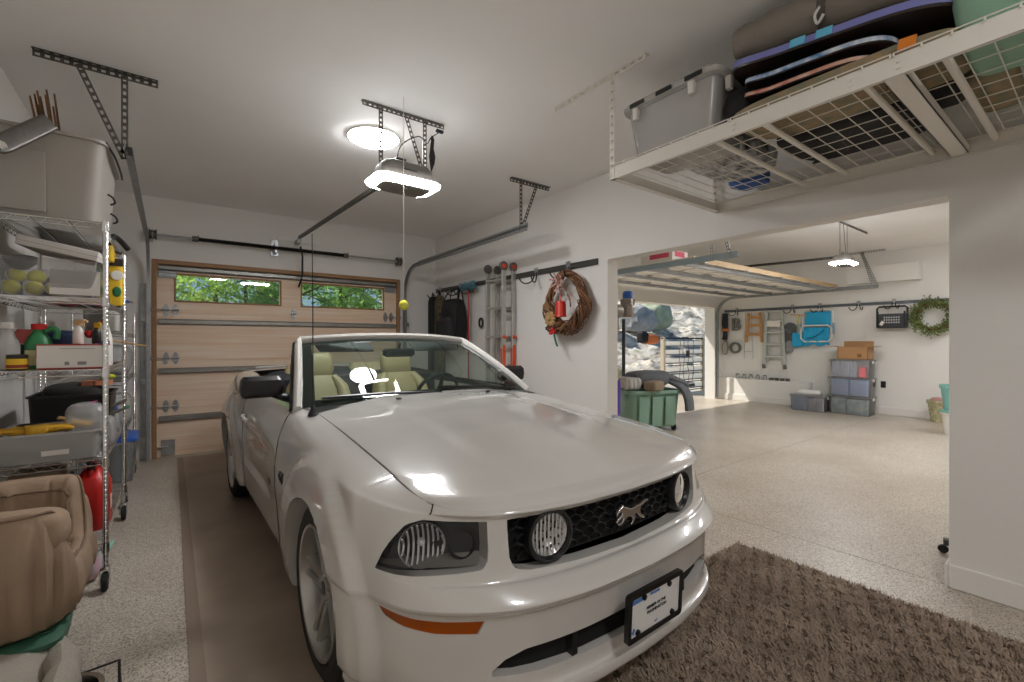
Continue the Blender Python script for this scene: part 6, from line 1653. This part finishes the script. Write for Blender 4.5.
# pots
def pot(name, label, loc, r0, r1, h, m, lid=None):
    o = thing(name, label, 'pot', loc)
    MB().lathe([(.001, 0), (r0, 0), (r1, h*.86), (r1+.015, h*.86), (r1+.018, h), (r1-.002, h), (r0-.004, .008), (.001, .008)], 32).build('pot', m, o)
    if lid: MB().lathe([(r1+.02, h-.025), (r1+.024, h-.02), (r1+.024, h+.004), (r1*.8, h+.012), (.001, h+.012)], 32).build('lid', lid, o)
    return o
pot('bucket', 'white bucket with teal lid at the edge of the wall opening in the second bay', (9.02, 1.40, 0), .125, .155, .345, M_WHITE, M_TEAL)
pot('flower_pot', 'teal flower pot stacked on the white bucket', (9.02, 1.40, .36), .13, .165, .36, M_TEAL)
one(MB().rloft([(.04, .10, .015, 0), (.04, .10, .015, .42)]), 'yellow_board', 'yellow board standing in the teal flower pot', 'board', M_YELLOW, loc=(9.04, 1.33, .372))
o = pot('flower_pot', 'speckled beige pot by the baseboard behind the white bucket', (10.25, 1.80, 0), .10, .14, .36, mat('beige_speckle', 'cfc3a4', .8, noise_amt=.5, noise_scale=25, col2='8d8f62'))
MB().pillow((0, 0, .36), (.2, .2, .10), lump=.03, seed=3).build('dried_filling', mat('dried_pink', 'b98c86', .9), o)
# stick vacuum on the dividing wall
o = thing('stick_vacuum', 'cordless stick vacuum mounted on the end of the dividing wall', 'vacuum', (XR2, 3.13, 0))
M_VG = mat('vacuum_grey', '8d867e', .4, .3)
MB().rbox((.02, 0, 1.74), (.04, .08, .36), .01).build('wall_dock', mat('dock_grey', '6f6a63', .5), o)
MB().lathe([(.001, -.11), (.06, -.10), (.075, -.02), (.07, .05), (.04, .07), (.001, .07)], 24, T(.12, 0, 1.66) @ RY(PI/2)).build('motor_body', M_VG, o)
MB().lathe([(.001, 0), (.055, 0), (.062, .02), (.062, .18), (.05, .2), (.001, .2)], 24, T(.30, -.01, 1.60)).build('dust_bin', mat('vacuum_bin', '9a8f86', .25, .3), o)
MB().lathe([(.052, .20), (.052, .26), (.04, .275), (.001, .275)], 24, T(.30, -.01, 1.60)).build('filter_cap', M_BLUE, o)
for k in range(6): MB().lathe([(.001, .0), (.016, .002), (.02, .06), (.001, .065)], 10, T(.30+.058*math.cos(k*PI/3), -.01+.058*math.sin(k*PI/3), 1.73)).build('cyclone', M_VG, o)
MB().rloft([(.05, .05, .015, 1.36), (.06, .06, .02, 1.5), (.06, .06, .02, 1.60)], M=T(.12, 0, 0)).build('battery_grip', M_VG, o)
MB().cyl((.235, -.01, .98), (.235, -.01, 1.58), .018, 14).build('wand', mat('wand_dark', '3c3a3b', .4, .4), o)
MB().rloft([(.05, .03, .012, .60), (.055, .04, .015, .9), (.04, .035, .012, .94)], M=T(.16, 0, 0)).build('floor_head', mat('vacuum_purple', '5a3aa8', .4), o)
MB().rloft([(.03, .03, .01, .1), (.03, .03, .01, .62)], M=T(.16, .0, 0)).build('lower_tube', mat('wand_purple', '6a4fc0', .4), o)
MB().rloft([(.12, .24, .02, 0), (.12, .24, .02, .06), (.06, .10, .02, .11)], M=T(.16, .06, 0)).build('brush_head', M_VG, o)
# big green tote with jackets
o = thing('wheeled_tote', 'big green wheeled tote heaped with clothes in the second bay', 'tote', (5.86, 4.35, 0), -.38)
mb = MB(); mb.rloft([(.74, .44, .06, .07), (.82, .52, .08, .56), (.90, .60, .09, .57), (.91, .61, .09, .615), (.80, .50, .08, .615), (.72, .42, .06, .09)], M=None); mb.build('body', mat('mid_green_plastic', '86a896', .45), o)
for x in (-.22, .0, .22): MB().rloft([(.16, .012, .004, .10), (.18, .014, .005, .53)], M=T(x, -.252, 0) @ RX(.075)).build('rib', MATS['mid_green_plastic'], o)
MB().rloft([(.14, .04, .01, .47), (.16, .05, .012, .55)], M=T(-.40, -.1, 0)).build('handle', MATS['mid_green_plastic'], o)
for x in (-.30, .34):
    for y in (-.18, .18): MB().lathe([(.001, -.02), (.045, -.02), (.05, -.012), (.05, .012), (.045, .02), (.001, .02)], 20, T(x, y, .05) @ RY(PI/2)).build('caster_wheel', M_RUBBER, o)
M_JKT = mat('charcoal_jacket', '5d6064', .85, bump=.3, bump_scale=30)
o = thing('jacket', 'charcoal padded jacket slung over the big green tote with a sleeve hanging', 'jacket', (5.86, 4.35, .645), -.38)
mb = MB(); mb.pillow((.02, 0, .13), (.66, .46, .25), lump=.035, seed=4, e=.6, nu=30, nv=16).build('body', M_JKT, o)
MB().tube(crom([(.20, -.05, .18), (.38, -.12, .12), (.50, -.16, .07), (.57, -.18, .03)], 8), [.10]*10+[.085]*15, 14, flat=.6).build('sleeve', M_JKT, o)
MB().tube(crom([(.30, -.10, .10), (.44, -.26, .0), (.49, -.33, -.15), (.50, -.35, -.33)], 8), [.08+.005*min(i, 12) for i in range(25)], 14, flat=.42).build('sleeve', M_JKT, o)
o = thing('striped_shirt', 'striped cloth at the near end of the green tote', 'cloth', (5.52, 4.42, .62), -.38)
MB().pillow((0, 0, .09), (.26, .34, .20), lump=.02, seed=9).build('cloth', mat('striped_cloth', 'e2dfd8', .85, noise_amt=.9, noise_scale=26, stretch=(4, .2, .2), col2='2e2f33'), o)
one(MB().pillow((0, 0, .08), (.26, .22, .15), lump=.02, seed=11), 'brown_cap', 'brown cloth cap in the green tote before the jacket', 'cap', mat('brown_cloth', '8a7a66', .85), loc=(5.68, 4.10, .615))
# rolling stool just behind the end of the wall
o = thing('rolling_stool', 'black rolling stool peeking out beyond the near end of the wall opening', 'stool', (3.98, .44, 0))
MB().lathe([(.001, .25), (.16, .25), (.19, .29), (.20, .36), (.18, .43), (.001, .445)], 32).build('seat', mat('stool_vinyl', '2c2b2b', .5), o)
MB().cyl((0, 0, .08), (0, 0, .26), .03, 16).build('stem', M_BLACK, o)
for k in range(5):
    a = 2*PI*k/5+1.75; e = V((.235*math.cos(a), .235*math.sin(a), 0))
    MB().bar((0, 0, .085), (e.x, e.y, .075), .05, .04).build('leg', mat('stool_base', '4a4847', .5), o, bevel=.008)
    MB().lathe([(.001, -.012), (.024, -.012), (.027, 0), (.024, .012), (.001, .012)], 16, T(e.x, e.y, .027) @ RZ(a) @ RX(PI/2)).build('caster_wheel', M_RUBBER, o)
# ================================================================ OUTSIDE
M_DRIVE = mat('driveway_concrete', 'c9c3b8', .8, noise_amt=.1, noise_scale=2)
struct(MB().box((-14, 6.9, -.25), (30, 9.4, -.02)), 'floor_driveway', M_DRIVE, smooth=False)
def rock_mat():
    m = bpy.data.materials.new('granite'); m.use_nodes = True; nt = m.node_tree; b = nt.nodes['Principled BSDF']; b.inputs['Roughness'].default_value = .9
    tc = nt.nodes.new('ShaderNodeTexCoord')
    mp = nt.nodes.new('ShaderNodeMapping'); mp.inputs['Rotation'].default_value = (.5, .7, .4); mp.inputs['Scale'].default_value = (1, 2.6, 2.6)
    nt.links.new(tc.outputs['Object'], mp.inputs[0])
    n = nt.nodes.new('ShaderNodeTexNoise'); n.inputs['Scale'].default_value = 1.4; n.inputs['Detail'].default_value = 9; n.inputs['Roughness'].default_value = .68
    nt.links.new(mp.outputs[0], n.inputs['Vector'])
    r = nt.nodes.new('ShaderNodeValToRGB'); e = r.color_ramp.elements
    e[0].position = .30; e[0].color = lin('5a5248'); e[1].position = .42; e[1].color = lin('b3a999')
    x = e.new(.50); x.color = lin('e0dacd'); x = e.new(.70); x.color = lin('f2eee6')
    nt.links.new(n.outputs['Fac'], r.inputs[0])
    n3 = nt.nodes.new('ShaderNodeTexNoise'); n3.inputs['Scale'].default_value = .9; n3.inputs['Detail'].default_value = 4; nt.links.new(tc.outputs['Object'], n3.inputs['Vector'])
    r3 = nt.nodes.new('ShaderNodeValToRGB'); r3.color_ramp.elements[0].position = .60; r3.color_ramp.elements[1].position = .68
    nt.links.new(n3.outputs['Fac'], r3.inputs[0])
    mx = nt.nodes.new('ShaderNodeMix'); mx.data_type = 'RGBA'; nt.links.new(r3.outputs[0], mx.inputs[0]); nt.links.new(r.outputs[0], mx.inputs[6]); mx.inputs[7].default_value = lin('b5b58c')
    nt.links.new(mx.outputs[2], b.inputs['Base Color'])
    bp = nt.nodes.new('ShaderNodeBump'); bp.inputs['Strength'].default_value = .7; bp.inputs['Distance'].default_value = .08
    nt.links.new(n.outputs['Fac'], bp.inputs['Height']); nt.links.new(bp.outputs[0], b.inputs['Normal'])
    return m
M_ROCK = rock_mat()
P = []
for i in range(150):
    y = 8.6+.09*i*(1+i/150); row = []
    for j in range(150):
        x = 5.5+.16*j
        s_ = max(0, y-8.9+.25*noise.noise(V((x*.5, 3, 0))))
        z = .56*s_*(1-.018*s_)-.12
        p = V((x, y, 0)); k = min(1, s_*1.2)
        q_ = noise.noise(V((x*.55+y*.35, y*.9-x*.3, 1)))
        z += k*(.38*q_+.20*abs(noise.noise(V((x*1.3+y*.5, y*1.9-x*.6, 4))))+.12*noise.noise(p*4))
        z = z+.05*k*math.floor(z/.45+.4*q_)*.45 if k > .3 else z
        row.append((x, y, max(z, -.12)))
    P.append(row)
g = MB().grid(P, flip=True); struct(g, 'ground_rock_slope', M_ROCK, angle=30)
def boulder(x, y, z, r, seed, m, label):
    mb = MB(); mb.ball((0, 0, 0), (r, r*.8, r*.75), 40, 24, e=.75)
    for i, p in enumerate(mb.v):
        p = V(p); k = 1+.22*noise.noise(p*(1.6/r)+V((seed, 0, 0)))+.08*noise.noise(p*(4/r)+V((0, seed, 0))); mb.v[i] = tuple(p*k)
    return one(mb, 'boulder', label, 'boulder', m, 'boulders on the rock slope', loc=(x, y, z), angle=25)
boulder(15.5, 12.0, 2.25, .75, 1, mat('boulder_grey', 'b4b6b8', .9, noise_amt=.3, noise_scale=3, bump=.5, bump_scale=6), 'large grey boulder on the rock slope behind the slatted gate')
boulder(17.2, 12.4, 2.45, .80, 5, mat('boulder_green', 'b9c4ab', .9, noise_amt=.3, noise_scale=3, bump=.5, bump_scale=6), 'pale green lichened boulder right of the grey boulder on the rock slope')
boulder(13.9, 12.5, 2.25, .55, 9, M_ROCK, 'pale boulder left of the grey boulder on the rock slope')
boulder(10.7, 9.5, .25, .6, 13, M_ROCK, 'low pale boulder at the foot of the rock slope beside the opening edge')
o = thing('orange_tarp', 'orange and black bundle lying on the rock slope above the slatted gate', 'bundle', (13.05, 9.55, 1.30))
MB().pillow((0, 0, .10), (.62, .34, .30), lump=.05, seed=5).build('orange_cloth', mat('orange_cloth', 'd9763f', .8), o)
MB().pillow((-.36, .05, .18), (.34, .30, .40), lump=.05, seed=8).build('black_cloth', M_BLKCLOTH, o)
def leaf_mat(name, c, t):
    m = bpy.data.materials.new(name); m.use_nodes = True; nt = m.node_tree; nt.nodes.remove(nt.nodes['Principled BSDF']); out = nt.nodes['Material Output']
    a = nt.nodes.new('ShaderNodeBsdfDiffuse'); a.inputs[0].default_value = lin(c)
    b = nt.nodes.new('ShaderNodeBsdfTranslucent'); b.inputs[0].default_value = lin(t)
    x = nt.nodes.new('ShaderNodeMixShader'); x.inputs[0].default_value = .5
    nt.links.new(a.outputs[0], x.inputs[1]); nt.links.new(b.outputs[0], x.inputs[2]); nt.links.new(x.outputs[0], out.inputs[0])
    return m
# slatted gate panel with ropes
o = thing('slatted_gate', 'white board gate with black bars and hanging ropes standing outside the second bay door', 'gate', (10.05, 6.95, 0))
M_BARB = mat('gate_black', '232326', .5)
GW = 1.75
for x_ in (-.08, GW): MB().box((x_, -.05, -.02), (x_+.08, .05, 1.45)).build('post', mat('gate_post', 'c9bda8', .6), o, bevel=.004)
for k in range(6): MB().box((0, -.01, .08+.225*k), (GW, .01, .22+.225*k)).build('board', MATS.get('gl') or MATS.setdefault('gl', leaf_mat('translucent_board', 'f4f2ee', 'f8f6f2')), o, smooth=False)
for k in range(6):
    for dz in (.005, .062): MB().box((0, -.03, .225+.225*k+dz-.2), (GW, .02, .242+.225*k+dz-.2)).build('bar', M_BARB, o, smooth=False)
MB().box((-.08, -.04, 1.40), (GW+.08, .04, 1.44)).build('top_bar', M_BARB, o, bevel=.003)
M_ROPE = mat('rope_red', '8c6a5c', .9)
for x in (.62, .80, 1.02, 1.25):
    MB().tube(crom([(x+.03*math.sin(k*2.1+x*9), -.045-.01*(k % 2), 1.46-.19*k) for k in range(8)], 4), .007, 6).build('rope', M_ROPE, o)
MB().box((.95, -.04, .95), (1.1, -.025, 1.1)).box((.9, -.04, .12), (1.35, -.025, .2)).build('tag_plate', mat('tag_dark', '4a4844', .6), o, bevel=.004)
# trees and shrubs beyond the wooden door
L1 = leaf_mat('leaf_bright', 'b4d06c', 'd8f08a'); L2 = leaf_mat('leaf_mid', '84aa54', 'b0d870'); L3 = leaf_mat('leaf_dark', '5c8a48', '84b860')
M_BARK = mat('bark', '5f5347', .9, noise_amt=.3, noise_scale=8)
def tree(x, y, r, h, m, seed, label, n=5200):
    t = thing('tree', label, 'tree', (x, y, -.05), group='trees beyond the wooden garage door')
    mb = MB(); rg_ = random.Random(seed)
    mb.tube(crom([(0, 0, 0), (.05, .02, h*.3), (-.04, .03, h*.6), (.02, 0, h*.9)], 6), [.07-.0027*i for i in range(19)], 8)
    for k in range(9):
        z = h*(.2+.07*k); a = k*2.4; mb.tube(crom([(0, 0, z), (.3*r*math.cos(a), .3*r*math.sin(a), z+.15), (.75*r*math.cos(a), .75*r*math.sin(a), z+.35)], 5), [.03-.002*i for i in range(11)], 6)
    mb.build('trunk', M_BARK, t)
    vs, fs = [], []
    cl = [(rg_.gauss(0, .42)*r, rg_.gauss(0, .42)*r, h*rg_.uniform(.12, .95), rg_.uniform(.18, .36)*r) for _ in range(42)]
    for k in range(n):
        c = rg_.choice(cl); p = V((c[0]+rg_.gauss(0, c[3]*.5), c[1]+rg_.gauss(0, c[3]*.5), c[2]+rg_.gauss(0, c[3]*.45)))
        u = V((rg_.gauss(0, 1), rg_.gauss(0, 1), rg_.gauss(0, .6))).normalized(); w = u.cross(V((rg_.gauss(0, 1), rg_.gauss(0, 1), rg_.gauss(0, 1)))).normalized(); l = rg_.uniform(.06, .12)
        b = len(vs); vs += [p, p+u*l*.5+w*l*.32, p+u*l, p+u*l*.5-w*l*.32]; fs.append((b, b+1, b+2, b+3))
    mb = MB().add(vs, fs); mb.build('foliage', m, t, smooth=False)
for k, (x, y, r, h, m, lab) in enumerate(((-.6, 10.2, 1.0, 4.0, L1, 'bright leafy tree seen at the left edge of the left door window'), (.75, 11.0, 1.1, 4.4, L1, 'bright leafy tree seen through the middle of the left door window'),
        (2.1, 10.3, 1.0, 4.2, L3, 'dark green tree seen between the two door windows'), (3.3, 11.2, 1.15, 4.4, L2, 'mid green tree seen through the left part of the right door window'),
        (4.7, 10.8, 1.1, 4.2, L3, 'dark green tree seen at the right edge of the right door window'), (1.5, 12.9, 1.4, 5.0, L2, 'tall mid green tree standing farthest back behind the other trees'), (-.2, 13.2, 1.4, 5.0, L2, 'tall mid green tree at the far left behind the bright trees'), (4.0, 13.4, 1.5, 5.0, L1, 'tall bright green tree at the far right behind the dark trees'))):
    tree(x, y, r, h, m, k+3, lab)
struct(MB().box((-14, 9.4, -.25), (5.6, 24, -.05)), 'ground_garden', mat('garden_soil', '7d7458', .95, noise_amt=.3, noise_scale=4), smooth=False)
# ================================================================ CAMERA, SUN, SKY
cam = bpy.data.cameras.new('camera'); co = bpy.data.objects.new('camera', cam); COL.objects.link(co)
cam.sensor_fit = 'HORIZONTAL'; cam.sensor_width = 36; cam.lens = 455/1024*36
co.location = (0, 0, 1.35); co.rotation_euler = (PI/2, 0, -math.atan2(.6, .8))
cam.clip_start = .05; cam.clip_end = 200
scene.camera = co
sun = bpy.data.lights.new('sun', 'SUN'); sun.energy = 2.8; sun.angle = .009; sun.color = (1, .95, .86)
so = bpy.data.objects.new('sun', sun); COL.objects.link(so)
so.rotation_euler = V((.66, -1, -1.53)).to_track_quat('-Z', 'Y').to_euler()
so.location = (0, 14, 12)
wd = bpy.data.worlds.new('sky'); scene.world = wd; wd.use_nodes = True; nt = wd.node_tree
bg = nt.nodes['Background']; sk = nt.nodes.new('ShaderNodeTexSky'); sk.sky_type = 'HOSEK_WILKIE'
sk.sun_direction = V((-.66, 1, 1.53)).normalized(); sk.turbidity = 3
nt.links.new(sk.outputs[0], bg.inputs[0]); bg.inputs[1].default_value = 1.1
scene.view_settings.view_transform = 'Standard'; scene.view_settings.look = 'None'
scene.view_settings.gamma = 1; scene.view_settings.use_curve_mapping = False
scene.view_settings.exposure = 0.87
cy = scene.cycles
cy.use_denoising = True
cy.max_bounces = 14; cy.diffuse_bounces = 8; cy.glossy_bounces = 4; cy.transmission_bounces = 8; cy.transparent_max_bounces = 24
cy.sample_clamp_indirect = 6.0
cy.caustics_reflective = False; cy.caustics_refractive = False
